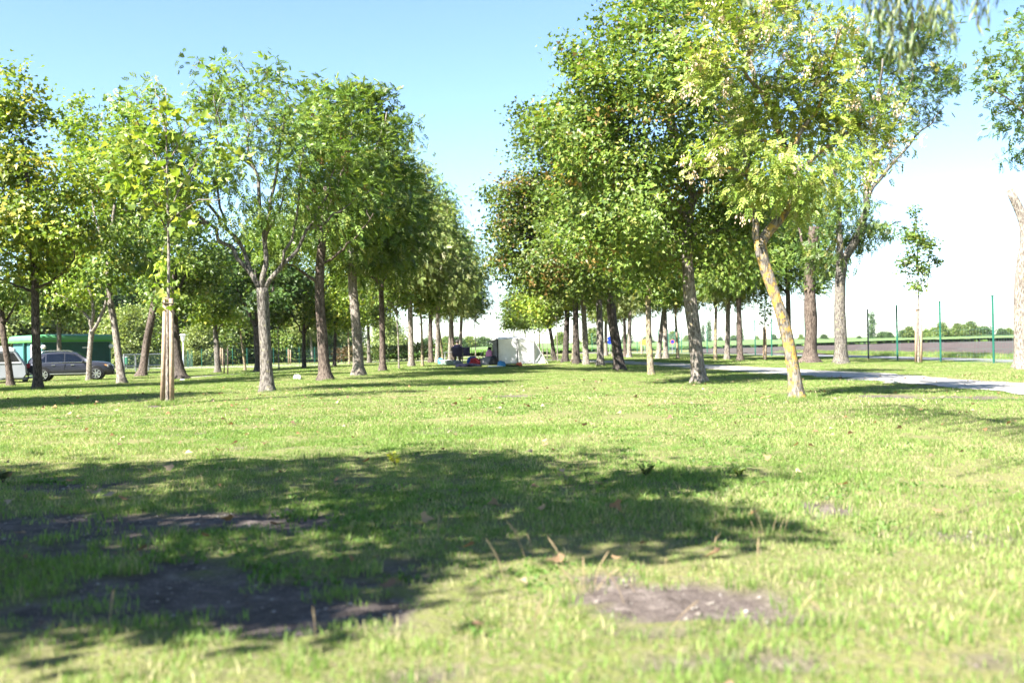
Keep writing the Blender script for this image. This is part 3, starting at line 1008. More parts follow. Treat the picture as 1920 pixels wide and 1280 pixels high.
R4 = tree_px("box_elder", "bent tree with orange lichen on its trunk and tan seed bunches in its crown", (1496, 749),
        [(1488, 690), (1478, 640), (1466, 590), (1445, 535), (1428, 480), (1424, 452)], [13, 12, 11.5, 11, 10.5, 11, 11],
        [([(1424, 458), (1412, 392), (1403, 335), (1400, 300), (1378, 240), (1330, 190)], 7, 1.5),
         ([(1426, 458), (1455, 412), (1482, 362), (1489, 310), (1470, 268), (1440, 200), (1400, 110), (1360, 40), (1335, -30)], 10, 2),
         ([(1442, 205), (1400, 130), (1360, 122), (1300, 110)], 4, 1), ([(1484, 335), (1560, 265), (1620, 230), (1690, 205)], 5, 1), ([(1400, 110), (1430, 40), (1442, -20)], 4, 1),
         ([(1480, 300), (1530, 210), (1565, 110), (1580, 50)], 5, 1), ([(1404, 330), (1360, 310), (1310, 315)], 3.5, 1), ([(1478, 280), (1400, 255), (1340, 230)], 3.5, 1)],
        [(1400, 80, 80, 80), (1480, 60, 105, 75), (1560, 120, 90, 80), (1400, 220, 95, 85), (1500, 215, 105, 95), (1590, 230, 75, 70), (1345, 290, 55, 60), (1450, 320, 75, 50),
         (1555, 320, 65, 45), (1640, 200, 45, 60), (1335, 160, 55, 60), (1420, 385, 50, 40), (1525, 375, 50, 35), (1330, 40, 50, 60), (1660, 260, 30, 40)],
        M['leaf'], M['bark_lichen'], dens=12, per=20, spread=(.17, .17, .13), size=0.135, kind='compound', cols=BOX, weights=(3, 4, 3, 1.2), gap=0.50, seed=8,
        twig=0.007, seeds=(800, 0.20, 0.055, (0.80, 0.60, 0.42), 22), rough=0.07)
tree_px("old_poplar", "thick poplar with a broken top and roots spreading out at its foot", (1520, 680),
        [(1520, 640), (1520, 590), (1518, 520), (1523, 470), (1527, 425)], [12, 11, 11, 10, 10, 9],
        [([(1521, 520), (1545, 480), (1565, 450)], 3, 1), ([(1518, 490), (1500, 440), (1490, 390)], 3, 1)],
        [(1500, 420, 55, 50), (1560, 450, 38, 38), (1520, 330, 70, 60), (1515, 540, 12, 10), (1540, 530, 22, 14)],
        M['leaf'], M['bark_brown'], dens=5, per=22, size=0.15, cols=LOC, weights=W4, seed=9, flare=1.1, lobes=0.5, rough=0.09)
tree_px("locust_tree", "tall locust with shaded trunk forking into a long bare limb beside the fence", (1577, 682),
        [(1576, 640), (1575, 590), (1575, 530), (1579, 488)], [12.5, 11, 10.5, 10, 10],
        [([(1577, 495), (1572, 440), (1576, 380), (1565, 330), (1540, 270)], 7, 1.5), ([(1580, 492), (1600, 455), (1622, 400), (1628, 330), (1640, 270), (1650, 190), (1655, 110)], 8, 1.5),
         ([(1626, 370), (1660, 320), (1705, 270), (1770, 200)], 4, 1), ([(1629, 330), (1670, 250), (1710, 150), (1725, 80)], 4, 1), ([(1612, 425), (1650, 425), (1690, 415)], 3, 1)],
        [(1700, 125, 85, 75), (1765, 160, 40, 50), (1640, 190, 75, 65), (1575, 385, 65, 55), (1610, 440, 42, 45), (1655, 425, 30, 25), (1550, 475, 55, 45),
         (1745, 215, 40, 26), (1720, 60, 65, 45), (1640, 95, 60, 50), (1590, 320, 60, 50)],
        M['leaf'], M['bark_grey'], dens=5.2, per=13, spread=(.26, .26, .15), size=0.24, kind='compound', cols=LOC, weights=W4, gap=0.56, seed=10, flare=0.5)
tree_px("pollarded_locust", "thick leaning tree cut by the picture edge, a sawn stub on its bare trunk", (1918, 692),
        [(1915, 640), (1913, 560), (1917, 490), (1926, 440), (1915, 400), (1894, 357)], [16, 13, 12, 11, 10, 9, 7],
        [([(1926, 440), (1950, 340), (1955, 230), (1940, 130), (1900, 110)], 6, 1.2), ([(1952, 260), (1910, 200), (1860, 170)], 3, 1), ([(1945, 160), (1980, 80)], 3, 1)],
        [(1890, 130, 80, 45), (1850, 175, 45, 35), (1905, 200, 40, 45), (1930, 55, 50, 50), (1950, 250, 45, 50), (1900, 292, 16, 16), (1890, 240, 22, 15), (1980, 140, 60, 70)],
        M['leaf'], M['bark_pale'], dens=4.6, per=12, spread=(.24, .24, .13), size=0.22, kind='compound', cols=LOC, weights=W4, gap=0.55, seed=11,
        cap=(PX(1893.4, 355.5, at(1918, 692)[1]), (-0.42, -0.1, 0.9), 0.108))

# --- left side
tree_px("ash_tree", "spreading ash with low forking limbs and brown seed bunches along its top", (502, 735),
        [(500, 690), (497, 630), (493, 575), (491, 540)], [12, 11, 10.5, 10.5, 11],
        [([(490, 545), (440, 470), (385, 420), (340, 370), (300, 300), (262, 240)], 5, 1), ([(489, 545), (455, 480), (425, 430), (390, 370), (360, 310), (345, 230)], 4.6, 1), ([(425, 432), (405, 350), (400, 280), (410, 200)], 2.6, .7), ([(340, 372), (320, 320), (330, 250)], 2.4, .7),
         ([(492, 545), (498, 440), (485, 380), (478, 300), (460, 230), (440, 150)], 5.6, 1), ([(497, 450), (515, 340), (530, 250), (538, 170)], 4, 1),
         ([(494, 545), (540, 490), (580, 430), (610, 370), (630, 300)], 5, 1), ([(580, 432), (630, 405), (670, 370), (700, 352)], 2.6, .7), ([(480, 320), (420, 270), (400, 180)], 2.4, .8), ([(530, 500), (555, 420), (560, 330), (575, 250)], 3, .8), ([(500, 440), (525, 390), (545, 320)], 2.4, .7),
         ([(385, 420), (320, 400), (260, 390)], 3, 1)],
        [(300, 260, 75, 85), (400, 185, 70, 75), (480, 175, 75, 65), (555, 240, 70, 90), (430, 300, 120, 80), (330, 345, 80, 70), (560, 360, 80, 80), (245, 300, 60, 70),
         (640, 310, 50, 60), (685, 345, 45, 40), (420, 125, 30, 28), (520, 140, 28, 25), (290, 180, 30, 50), (470, 400, 70, 40)],
        M['leaf'], M['bark_grey'], dens=7, per=16, spread=(.2, .2, .14), size=0.165, kind='compound', cols=ASH, weights=W4, gap=0.58, seed=12,
        seeds=(75, 0.14, 0.055, (0.16, 0.07, 0.035), 16), twig=0.008)
tree_px("ash_tree", "dark barked ash next behind the spreading ash, limbs low on both sides", (611, 713),
        [(607, 670), (603, 620), (599, 560), (600, 500), (606, 430), (610, 350)], [12, 10, 9, 8.5, 8, 6, 3],
        [([(599, 535), (560, 505), (520, 480)], 4, 1), ([(600, 500), (640, 470), (680, 430), (700, 400)], 3, .8), ([(603, 460), (570, 380), (560, 290)], 4, 1), ([(608, 400), (650, 320), (660, 240)], 4, 1)],
        [(600, 290, 95, 110), (560, 410, 80, 80), (650, 400, 85, 100), (620, 215, 65, 55), (520, 455, 65, 50), (690, 330, 60, 70)],
        M['leaf'], M['bark_brown'], dens=5.5, per=13, spread=(.26, .26, .17), size=0.27, kind='compound', cols=ASH, weights=W4, gap=0.52, seed=13)
tree_px("ash_tree", "tall ash with a straight furrowed trunk, the third of the row", (673, 705),
        [(671, 660), (667, 600), (661, 530), (658, 480), (660, 380), (668, 280)], [10.5, 9, 8.5, 8, 7.5, 6, 3],
        [([(659, 500), (640, 450), (610, 400)], 3.5, 1), ([(660, 460), (700, 400), (725, 350)], 3, .8), ([(660, 400), (640, 300), (640, 220)], 4, 1), ([(663, 350), (710, 270), (725, 210)], 3.5, 1)],
        [(660, 240, 95, 75), (715, 245, 55, 70), (680, 370, 105, 100), (735, 380, 60, 90), (625, 190, 50, 35), (645, 460, 75, 55), (730, 470, 55, 50), (690, 190, 50, 30)],
        M['leaf'], M['bark_pale'], dens=5, per=14, spread=(.28, .28, .18), size=0.29, kind='compound', cols=ASH, weights=W4, gap=0.5, seed=14)
tree_px("maple_tree", "yellowing maple with a straight dark trunk in front of the hut", (71, 730),
        [(69, 680), (67, 610), (66, 540), (63, 470), (55, 380), (42, 260)], [8.5, 7.5, 7, 6.5, 6, 4, 2],
        [([(66, 548), (30, 535), (-10, 520)], 3, 1), ([(67, 545), (105, 520), (135, 495), (140, 470)], 3, 1), ([(63, 470), (90, 390), (110, 300)], 3, 1), ([(62, 450), (20, 400), (-10, 330)], 3, 1),
         ([(60, 500), (20, 480), (-20, 450)], 2.5, 1)],
        [(35, 210, 55, 65), (15, 320, 70, 80), (85, 370, 80, 80), (25, 440, 90, 60), (115, 455, 70, 55), (145, 350, 40, 50), (30, 150, 22, 28), (-20, 250, 60, 60), (70, 500, 60, 30)],
        M['leaf'], M['bark_dark'], dens=6.5, per=30, spread=(.3, .3, .16), size=0.155, cols=YMAPLE, weights=W4, tip=((0.52, 0.46, 0.08), 0.10), gap=0.5, seed=15)
tree_px("maple_tree", "slender maple forking low, its pale stem standing in front of the car bonnet", (166, 713),
        [(167, 680), (170, 640), (173, 618)], [5, 4.5, 4.5, 5],
        [([(172, 622), (166, 590), (130, 562), (105, 550)], 3, 1), ([(174, 622), (190, 590), (203, 555), (210, 500)], 3.5, 1), ([(172, 610), (165, 540), (160, 440), (150, 320), (148, 240)], 3, 1)],
        [(145, 240, 40, 55), (165, 320, 60, 65), (185, 420, 75, 70), (145, 490, 70, 50), (150, 555, 50, 20), (140, 190, 18, 20)],
        M['leaf'], M['bark_pale'], dens=5, per=26, spread=(.34, .34, .18), size=0.19, cols=YMAPLE, weights=(4, 4, 1.6, .3), gap=0.5, seed=16)
tree_px("maple_tree", "bare pale leaning trunk in front of the car nose, green crown above", (229, 720),
        [(223, 670), (215, 610), (207, 570), (203, 545), (205, 470), (215, 380)], [8, 6.5, 6, 5.5, 5, 4, 2],
        [([(204, 500), (240, 450), (270, 400)], 3, 1), ([(205, 480), (180, 420), (170, 350)], 3, 1)],
        [(215, 390, 65, 75), (250, 460, 55, 65), (200, 510, 50, 38), (230, 300, 55, 65), (245, 225, 40, 40)],
        M['leaf'], M['bark_pale'], dens=5.5, per=26, spread=(.32, .32, .18), size=0.185, cols=MAPLE, weights=W4, gap=0.45, seed=17)
tree_px("maple_tree", "brown barked trunk with a knot, leaning towards the pair of pale stakes", (266, 705),
        [(272, 670), (276, 630), (288, 580), (298, 530), (300, 450)], [8, 7, 6.5, 6, 5.5, 3],
        [([(298, 530), (270, 480), (260, 430)], 3, 1), ([(299, 500), (330, 450), (340, 400)], 3, 1)],
        [(290, 430, 65, 80), (300, 515, 55, 40), (320, 370, 50, 60)],
        M['leaf'], M['bark_brown'], dens=5, per=26, spread=(.36, .36, .2), size=0.2, cols=MAPLE, weights=(4, 4, 1.6, .3), gap=0.4, seed=18, rough=0.1)
tree_px("dark_trunk_tree", "nearly black trunk widening at its foot just behind the pair of pale stakes", (341, 711),
        [(333, 670), (328, 620), (325, 575), (328, 500)], [10, 7.5, 7, 6.5, 4],
        [([(326, 560), (350, 510), (380, 470)], 3.5, 1), ([(326, 580), (300, 550), (290, 530)], 3, 1)],
        [(350, 445, 75, 75), (385, 520, 60, 45), (330, 560, 40, 25)],
        M['leaf'], M['bark_dark'], dens=5, per=26, spread=(.36, .36, .2), size=0.2, cols=MAPLE, weights=(4, 4, 1.6, .3), gap=0.4, seed=19, flare=0.9)
tree_px("maple_tree", "curving trunk rising in front of the caravan window, cut by the picture border", (21, 725),
        [(15, 680), (8, 640), (4, 605), (2, 570)], [7, 6, 5.5, 6, 5],
        [([(5, 612), (22, 585), (36, 555)], 3, 1), ([(3, 590), (-10, 530), (-20, 470)], 4, 1)],
        [(-12, 520, 50, 45), (30, 565, 26, 20), (-30, 430, 70, 70), (10, 545, 30, 25)],
        M['leaf'], M['bark_brown'], dens=5, per=24, spread=(.32, .32, .18), size=0.18, cols=MAPLE, weights=W4, gap=0.45, seed=20)
tree_px("old_ash", "stout dark trunk half hidden behind the spreading ash, splitting in a wide fork", (487, 697),
        [(485, 660), (484, 630), (484, 612)], [9, 8, 8, 8],
        [([(482, 620), (470, 595), (456, 565), (440, 535)], 5, 1.2), ([(486, 615), (497, 585), (508, 555), (515, 520)], 5, 1.2), ([(484, 610), (482, 560), (478, 490)], 5, 1.2)],
        [(480, 480, 80, 60), (430, 535, 55, 38), (540, 520, 55, 42), (500, 560, 45, 20)],
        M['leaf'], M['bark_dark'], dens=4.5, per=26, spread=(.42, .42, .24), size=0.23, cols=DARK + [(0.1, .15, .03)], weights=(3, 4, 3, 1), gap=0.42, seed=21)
tree_px("maple_tree", "small crooked maple by the dark sapling stakes, low crown almost touching them", (408, 698),
        [(407, 665), (405, 630), (402, 600), (400, 560)], [6, 5, 4.5, 4, 3],
        [([(405, 630), (412, 612), (425, 600)], 2.5, 1), ([(403, 610), (392, 585), (380, 560)], 2.5, 1)],
        [(400, 560, 55, 42), (378, 505, 55, 45), (425, 592, 25, 16), (385, 600, 20, 14), (420, 520, 40, 40)],
        M['leaf'], M['bark_grey'], dens=4.5, per=26, spread=(.4, .4, .22), size=0.22, cols=YMAPLE, weights=(4, 4, 1.5, .4), gap=0.45, seed=22)
tree_px("maple_tree", "dark stemmed small maple with a round low crown, by the far green fence", (570, 691),
        [(570, 660), (570, 630), (569, 590)], [4, 3.5, 3.2, 2.4],
        [([(570, 630), (556, 605), (545, 585)], 2, .8), ([(570, 628), (585, 600), (600, 580)], 2, .8)],
        [(575, 572, 45, 38), (555, 535, 45, 35), (600, 590, 28, 20), (540, 590, 25, 18)],
        M['leaf'], M['bark_dark'], dens=4.5, per=26, spread=(.4, .4, .22), size=0.22, cols=MAPLE, weights=W4, gap=0.42, seed=23)

# --- young staked trees
yb = at(314, 757)
YD = yb[1]
build_tree("young_plane", "young plane tree with large bright leaves growing between a pair of pale stakes", "tree", yb,
           [yb - np.array([0, 0, .03]), PX(314, 640, YD), PX(317, 480, YD), PX(313, 330, YD), PX(311, 165, YD)], [.032, .03, .025, .017, .006],
           [limb_px(l, YD, 1.8, .5, 60 + i, 0.8) for i, l in enumerate([[(316, 440), (290, 380), (262, 330)], [(315, 400), (350, 330), (385, 280)], [(313, 330), (280, 270), (240, 250)],
                                                                       [(313, 310), (340, 250), (370, 230)], [(312, 260), (300, 200), (290, 160)], [(315, 420), (360, 380), (420, 370)]])],
           blobs_px([(312, 190, 26, 40), (300, 260, 50, 45), (350, 260, 45, 45), (270, 310, 50, 40), (330, 330, 60, 45), (385, 330, 40, 50), (290, 380, 50, 40), (345, 400, 40, 40),
                     (318, 470, 22, 50), (312, 540, 16, 28), (245, 260, 25, 20), (420, 300, 25, 20), (240, 350, 25, 20)], YD, jit=0.5),
           M['leaf'], M['bark_pale'], dens=10, per=7, spread=(.13, .13, .11), size=0.165, cols=PLANE, weights=(3, 4, 2), gap=0.45, seed=31, twig=0.005, flare=0.1)


def stakes(label, p1, p2, top, wpx, m=None, tops=None, bar=True, cat="tree stakes"):
    a, b_ = at(*p1), at(*p2)
    d = a[1]
    rt = thing("tree_stakes", label, cat, (a + b_) / 2)
    c = (a + b_) / 2
    ws = wpx * d / F / 2
    tp = []
    for q, p, t in ((a, p1, top[0]), (b_, p2, top[1])):
        e = PX(t[0], t[1], q[1])
        mb = MB()
        mb.tube([q - c - np.array([0, 0, .1]), q - c + (e - q) * 0.5 + np.array([0.004, 0, 0]), e - c, e - c + np.array([0, 0, .006])], [ws, ws * .97, ws * .93, ws * 0.75], 12)
        mb.build("stake", m or M['stake'], rt, True)
        tp.append(e - c)
    if bar:
        mb = MB()
        q = [t - np.array([0, ws * 1.05, 0.10]) for t in tp]
        mb.tube([q[0] - np.array([ws, 0, 0]), (q[0] + q[1]) / 2 + np.array([0, -.02, .01]), q[1] + np.array([ws, 0, 0])], 0.014, 6)
        mb.tube([q[0] + np.array([-ws, ws * 2.1, -.02]), (q[0] + q[1]) / 2 + np.array([0, ws * 2.2 + .02, .0]), q[1] + np.array([ws, ws * 2.1, -.02])], 0.014, 6)
        mb.build("tie_strap", M['strap'], rt)
    return rt


stakes("tall pair of pale round stakes holding the young plane tree", (304, 757), (322, 757), ((310, 558), (321, 560)), 9)
stakes("pair of pale wooden stakes holding the leafy sapling in front of the ploughed field", (1717, 682), (1727, 682), ((1718, 576), (1727, 575)), 4.6)
stakes("close pair of pale stakes in front of the fence, beside two green posts", (1431.5, 676), (1436, 676), ((1432, 613), (1435.5, 612)), 3.2)
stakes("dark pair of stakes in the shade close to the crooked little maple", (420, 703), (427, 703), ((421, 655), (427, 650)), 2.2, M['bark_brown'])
stakes("thin light pair of stakes behind the crooked little maple", (413, 687), (417.5, 687), ((413.5, 652), (417, 653)), 2.0)
stakes("light pair of stakes along the far green fence", (541, 683), (545, 683), ((540.5, 654), (544.5, 656)), 2.0)
sb = at(1722, 682)
build_tree("young_maple", "leafy sapling between pale stakes, alone against the white sky by the fence", "tree", sb,
           [sb, PX(1722, 620, sb[1]), PX(1722, 545, sb[1]), PX(1720, 470, sb[1]), PX(1717, 385, sb[1])], [.035, .03, .026, .018, .006],
           [limb_px(l, sb[1], 1, .4, 70 + i) for i, l in enumerate([[(1722, 545), (1735, 500), (1745, 460)], [(1722, 545), (1705, 520), (1695, 490)], [(1721, 500), (1712, 460), (1705, 430)]])],
           blobs_px([(1717, 400, 10, 18), (1714, 445, 24, 30), (1738, 450, 20, 32), (1695, 490, 16, 22), (1722, 500, 24, 24), (1748, 485, 14, 14), (1722, 535, 16, 14)], sb[1]),
           M['leaf'], M['bark_pale'], dens=22, per=14, spread=(.14, .14, .10), size=0.12, cols=MAPLE, weights=(3, 4, 2, .6), gap=0.5, seed=33, twig=0.005, flare=0.1)
sb = at(1434, 676)
build_tree("young_maple", "dark leafed narrow sapling above the close pair of stakes", "tree", sb,
           [sb, PX(1434, 610, sb[1]), PX(1434, 530, sb[1])], [.03, .025, .01], [],
           blobs_px([(1433, 560, 14, 22), (1434, 595, 9, 12), (1428, 575, 9, 12), (1440, 580, 9, 12), (1433, 535, 10, 14)], sb[1]),
           M['leaf'], M['bark_grey'], dens=11, per=14, spread=(.16, .16, .1), size=0.13, cols=MAPLE, weights=(4, 3, 1, .3), gap=0.4, seed=34, twig=0.005, flare=0.1)

# --- kinds of tree that are repeated further away
V3 = lambda *a: np.array(a, float)


def kind_tree(name, cat, h, clear, cw, leaf_kind, cols, weights, size, per, dens, bark, seed, r0=0.16, spread=(.42, .42, .25), gap=0.45, lean=0.0, shape='round', seeds=None):
    r = np.random.default_rng(seed)
    top = V3(lean * h * 0.4 + r.normal(0, .15), r.normal(0, .15), h * 0.86)
    trunk = [V3(0, 0, -0.06), V3(lean * 0.25, 0, clear * 0.5), V3(lean * 0.55, 0.05, clear), V3(lean + r.normal(0, .1), r.normal(0, .1), clear + (h - clear) * 0.35), top]
    limbs, blobs = [], []
    K = 6 if shape != 'column' else 3
    for i in range(K):
        a = 2 * PI * (i + r.uniform(-.25, .25)) / K
        z0 = clear + (h - clear) * r.uniform(0.0, 0.45)
        rr = cw * r.uniform(0.55, 0.9)
        e = V3(lean + math.cos(a) * rr, math.sin(a) * rr, z0 + (h - clear) * r.uniform(0.18, 0.4))
        s = V3(lean * z0 / h * 1.5, 0, z0)
        limbs.append(([s, s * 0.5 + e * 0.5 + V3(0, 0, .15), e], r0 * 0.42, 0.02))
    hc = h - clear
    if shape == 'round':
        for i in range(9):
            a = 2 * PI * i / 6 + r.uniform(-.4, .4)
            k = i // 6
            q = cw * (0.52 if k == 0 else 0.3) * r.uniform(.8, 1.15)
            blobs.append((V3(lean + q * math.cos(a), q * math.sin(a), clear + hc * ((0.32 if k == 0 else 0.66) + r.uniform(-.12, .12))), cw * .52, cw * .52, hc * .27))
        blobs.append((V3(lean, 0, clear + hc * .84), cw * .42, cw * .42, hc * .17))
        blobs.append((V3(lean, 0, clear + hc * .5), cw * .62, cw * .62, hc * .34))
    elif shape == 'column':
        for i in range(6):
            blobs.append((V3(r.normal(0, cw * .12), r.normal(0, cw * .12), clear + hc * (0.1 + i * 0.155)), cw * (.62 if i in (1, 2, 3) else .42), cw * .55, hc * .14))
    elif shape == 'bush':
        for i in range(11):
            a = 2 * PI * i / 7 + r.uniform(-.4, .4)
            k = i // 7
            q = cw * (0.6 if k == 0 else 0.3) * r.uniform(.8, 1.15)
            blobs.append((V3(q * math.cos(a), q * math.sin(a), h * ((0.28 if k == 0 else 0.68) + r.uniform(-.1, .1))), cw * .5, cw * .5, h * .27))
    return build_tree(name, name.replace('_', ' '), cat, (0, 0, 0), trunk, [r0, r0 * .85, r0 * .72, r0 * .5, .03], limbs, blobs, M['leaf'], bark,
                      dens=dens, per=per, spread=spread, size=size, kind=leaf_kind, cols=cols, weights=weights, gap=gap, seed=seed, n_side=12, seeds=seeds)


USED = {}
PROTO = {
    'maple_a': kind_tree("maple_tree", "tree", 9.0, 3.2, 2.9, 'maple', MAPLE, W4, 0.20, 24, 4.6, M['bark_grey'], 101),
    'maple_b': kind_tree("maple_tree", "tree", 8.5, 3.1, 2.7, 'maple', YMAPLE, (4, 4, 2, .5), 0.20, 24, 4.6, M['bark_dark'], 102, lean=0.35),
    'ash_a': kind_tree("ash_tree", "tree", 10.5, 3.4, 2.9, 'compound', ASH, W4, 0.27, 17, 3.6, M['bark_brown'], 103, gap=0.58),
    'ash_b': kind_tree("ash_tree", "tree", 10.0, 3.1, 2.7, 'compound', LIGHT + [(0.2, 0.2, 0.05)], (3, 4, 2, 1), 0.27, 17, 3.6, M['bark_pale'], 104, lean=-0.3, gap=0.58),
    'thin': kind_tree("slim_maple", "tree", 6.5, 2.4, 1.5, 'maple', MAPLE, W4, 0.18, 18, 5.5, M['bark_ochre'], 105, r0=0.075, spread=(.3, .3, .2)),
    'sapling': kind_tree("sapling", "tree", 4.2, 2.2, 0.7, 'maple', MAPLE, W4, 0.15, 12, 8, M['bark_pale'], 106, r0=0.035, spread=(.16, .16, .14), gap=0.5),
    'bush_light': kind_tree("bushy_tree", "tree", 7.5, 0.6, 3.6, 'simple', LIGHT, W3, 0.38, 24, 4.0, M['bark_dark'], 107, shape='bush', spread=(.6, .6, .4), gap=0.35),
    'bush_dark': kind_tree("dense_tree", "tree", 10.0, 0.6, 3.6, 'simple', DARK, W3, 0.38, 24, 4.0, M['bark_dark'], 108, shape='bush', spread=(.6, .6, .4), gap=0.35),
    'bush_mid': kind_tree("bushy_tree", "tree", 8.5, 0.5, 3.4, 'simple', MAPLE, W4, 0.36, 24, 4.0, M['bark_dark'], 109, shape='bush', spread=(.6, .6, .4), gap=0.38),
    'poplar': kind_tree("poplar_tree", "tree", 13.0, 0.8, 2.3, 'simple', DARK, W3, 0.6, 14, 3.0, M['bark_dark'], 110, shape='column', spread=(.7, .7, .6)),
    'far_round': kind_tree("round_tree", "tree", 8.5, 1.4, 4.2, 'simple', MAPLE, W4, 0.75, 12, 2.2, M['bark_dark'], 111, spread=(.8, .8, .5), r0=0.22, gap=0.4),
    'far_low': kind_tree("round_tree", "tree", 6.0, 0.6, 4.4, 'simple', DARK, W3, 0.75, 12, 2.2, M['bark_dark'], 112, shape='bush', spread=(.8, .8, .5), r0=0.2, gap=0.4),
}


def place(k, pos, h, label, rz=None, tilt=(0, 0), group=None, sx=1.0):
    base_h = {'maple_a': 9.0, 'maple_b': 8.5, 'ash_a': 10.5, 'ash_b': 10.0, 'thin': 6.5, 'sapling': 4.2, 'bush_light': 7.5, 'bush_dark': 10.0, 'bush_mid': 8.5,
              'poplar': 13.0, 'far_round': 8.5, 'far_low': 6.0}[k]
    s = h / base_h
    sc = (s * sx, s * sx, s)
    rz = random.uniform(0, 6.28) if rz is None else rz
    if k in USED:
        return copy_tree(PROTO[k], pos, rz, sc, tilt, label, group)
    USED[k] = 1
    o = PROTO[k]
    o.location = tuple(float(v) for v in pos)
    o.rotation_euler = (tilt[0], tilt[1], rz)
    o.scale = sc
    o['label'] = label
    if group:
        o['group'] = group
    return o


g1 = "maples lining the open lawn towards the tent"
for k, px, py, h, lab, rz, tl in (
        ('maple_a', 1126, 687, 9.0, "maple with mottled dark trunk turning pale near the ground, left of the dark leaning trunk", 0.3, (0, 0)),
        ('ash_b', 1099, 685, 9.0, "straight smooth pale trunk between the mottled maple and the curved pale trunk", 1.2, (0, 0)),
        ('maple_b', 1081, 683, 9.0, "pale trunk curving to the left beside the thick dark one near the tent", 3.3, (0, -.06)),
        ('maple_b', 1060, 680, 9.2, "thick dark trunk with a low fork, first one past the tent end", 0.2, (0, 0)),
        ('thin', 1074, 680, 7.5, "thin grey slanting stem tucked behind the thick dark trunk", 2.2, (0, -.12)),
        ('maple_b', 1041, 677, 6.5, "small dark tree leaning hard over the pointed tent end", 0.0, (0, -.2))):
    place(k, at(px, py), h, lab, rz, tl, g1)
sp = at(1045.5, 678)
place('sapling', sp, 4.5, "sapling with one ochre stake beside the small leaning dark tree", 0.4)
g2 = "trees along the wire fence beside the gravel path"
for k, px, py, h, lab, rz, tl in (
        ('thin', 1131, 667, 7.5, "slim dark stem showing just past the mottled maple, far off at the field", 0.2, (0, 0)),
        ('ash_b', 1136, 667, 9.0, "far pale trunk standing next to the double blue sign", 2.0, (0, 0)),
        ('ash_b', 1151, 667, 9.5, "far pale trunk half hidden by the dark leaning maple", 4.0, (0, 0)),
        ('ash_a', 1172, 669, 9.0, "grey trunk leaning on its neighbour, left one of a crossing pair", 1.0, (0, .02)),
        ('ash_b', 1180, 670, 10, "pale trunk leaning right, right one of a crossing pair", 5.0, (0, .10)),
        ('ash_b', 1234, 672, 10, "pale thick trunk tilting left just past the yellow spotted trunk", 3.0, (0, -.08)),
        ('ash_b', 1248, 672, 10, "furrowed pale trunk widening at the top, close by its tilting twin", 1.7, (0, 0)),
        ('thin', 1271, 674, 7.5, "thin mottled stem in front of the violet round sign", 0.5, (0, -.03)),
        ('thin', 1341, 675, 8.0, "thin ochre stem by the green post, next after the big grey trunk", 3.5, (0, -.03)),
        ('ash_b', 1363, 675, 9.0, "bent pale trunk with a stubby fork and a limb rising to the right", 2.5, (0, 0)),
        ('ash_a', 1388, 677, 9.5, "straight pink-grey trunk forking at head height of the fence posts", 0.8, (0, 0)),
        ('ash_a', 1479, 674, 10, "slim dark trunk rising behind the bent lichen trunk", 4.4, (0, 0))):
    place(k, at(px, py), h, lab, rz, tl, g2)
g3 = "ash trees in the long row beyond the spreading ash"
for k, px, py, h, lab, rz, tl in (
        ('ash_a', 718, 697, 10.2, "fourth ash of the row, trunk speckled with leaf shadow", 0.4, (0, 0)),
        ('ash_b', 771, 688, 11.0, "thick ash with a trunk flaring wide at the foot, dark above and pale below", 1.9, (0, 0)),
        ('thin', 792, 687, 7.0, "thin straight stem right beside the wide flaring ash", 3.0, (0, 0)),
        ('ash_a', 808, 681, 11.5, "black straight trunk past the thin stem in the row", 5.1, (0, 0)),
        ('ash_b', 820, 681, 10.5, "pale foot and dark top, trunk next after the black straight one", 2.6, (0, 0)),
        ('thin', 831, 680, 7.5, "mottled slanting stem beside the blue bucket", 0.8, (0, -.12)),
        ('ash_b', 843, 677, 9.0, "forked trunk behind the small table, a white towel on it", 4.1, (0, 0)),
        ('ash_a', 849, 675, 10.5, "dark trunk rising behind the person in the chair", 2.9, (0, 0)),
        ('ash_b', 863, 674, 10.5, "last pale trunk of the row, above the empty chair", 3.7, (0, 0))):
    place(k, at(px, py), h, lab, rz, tl, g3, .86)
g4 = "trees scattered between the lawn and the far fence"
for k, px, py, h, lab, rz, tl in (
        ('maple_b', 627, 688, 6.0, "small dark stemmed tree with spreading twigs, right of the dark barked ash", 0.9, (0, 0)),
        ('thin', 655, 683, 6.5, "slim straight tree in front of the clipped hedge, left of the furrowed ash", 1.6, (0, 0)),
        ('maple_a', 692, 680, 7.5, "pale trunked maple standing against the clipped hedge", 2.7, (0, 0)),
        ('ash_b', 586, 679, 8.0, "pale forked tree near the white path by the far fence", 0.2, (0, 0)),
        ('thin', 460, 694, 7.0, "slanting mottled stem beside the stout forked trunk", 1.2, (0, -.16)),
        ('maple_a', 112, 704, 9.0, "grey trunk with a slanting limb rising behind the hut roof", 0.7, (0, 0))):
    place(k, at(px, py), h, lab, rz, tl, g4)
place('sapling', at(523, 694), 4.4, "sapling tied to one light post at the edge of shade", 0.8)
place('sapling', at(748, 693), 4.6, "sapling with a pale orange stem between speckled and wide flaring ashes", 2.0)
place('sapling', at(892, 674), 5.2, "wispy bare looking sapling alone in the gap left of the tent", 1.1)
place('thin', PX(965, 668, 74) * V3(1, 1, 0), 5.2, "small tree rising behind the tent roof, thin grey leaves", 1.0)
place('thin', PX(986, 668, 84) * V3(1, 1, 0), 5.8, "yellow-green tree behind the tent, second to rise over its roof", 2.0)
place('thin', PX(1012, 668, 78) * V3(1, 1, 0), 5.4, "pale thin tree behind the sloping tent end", 3.0)
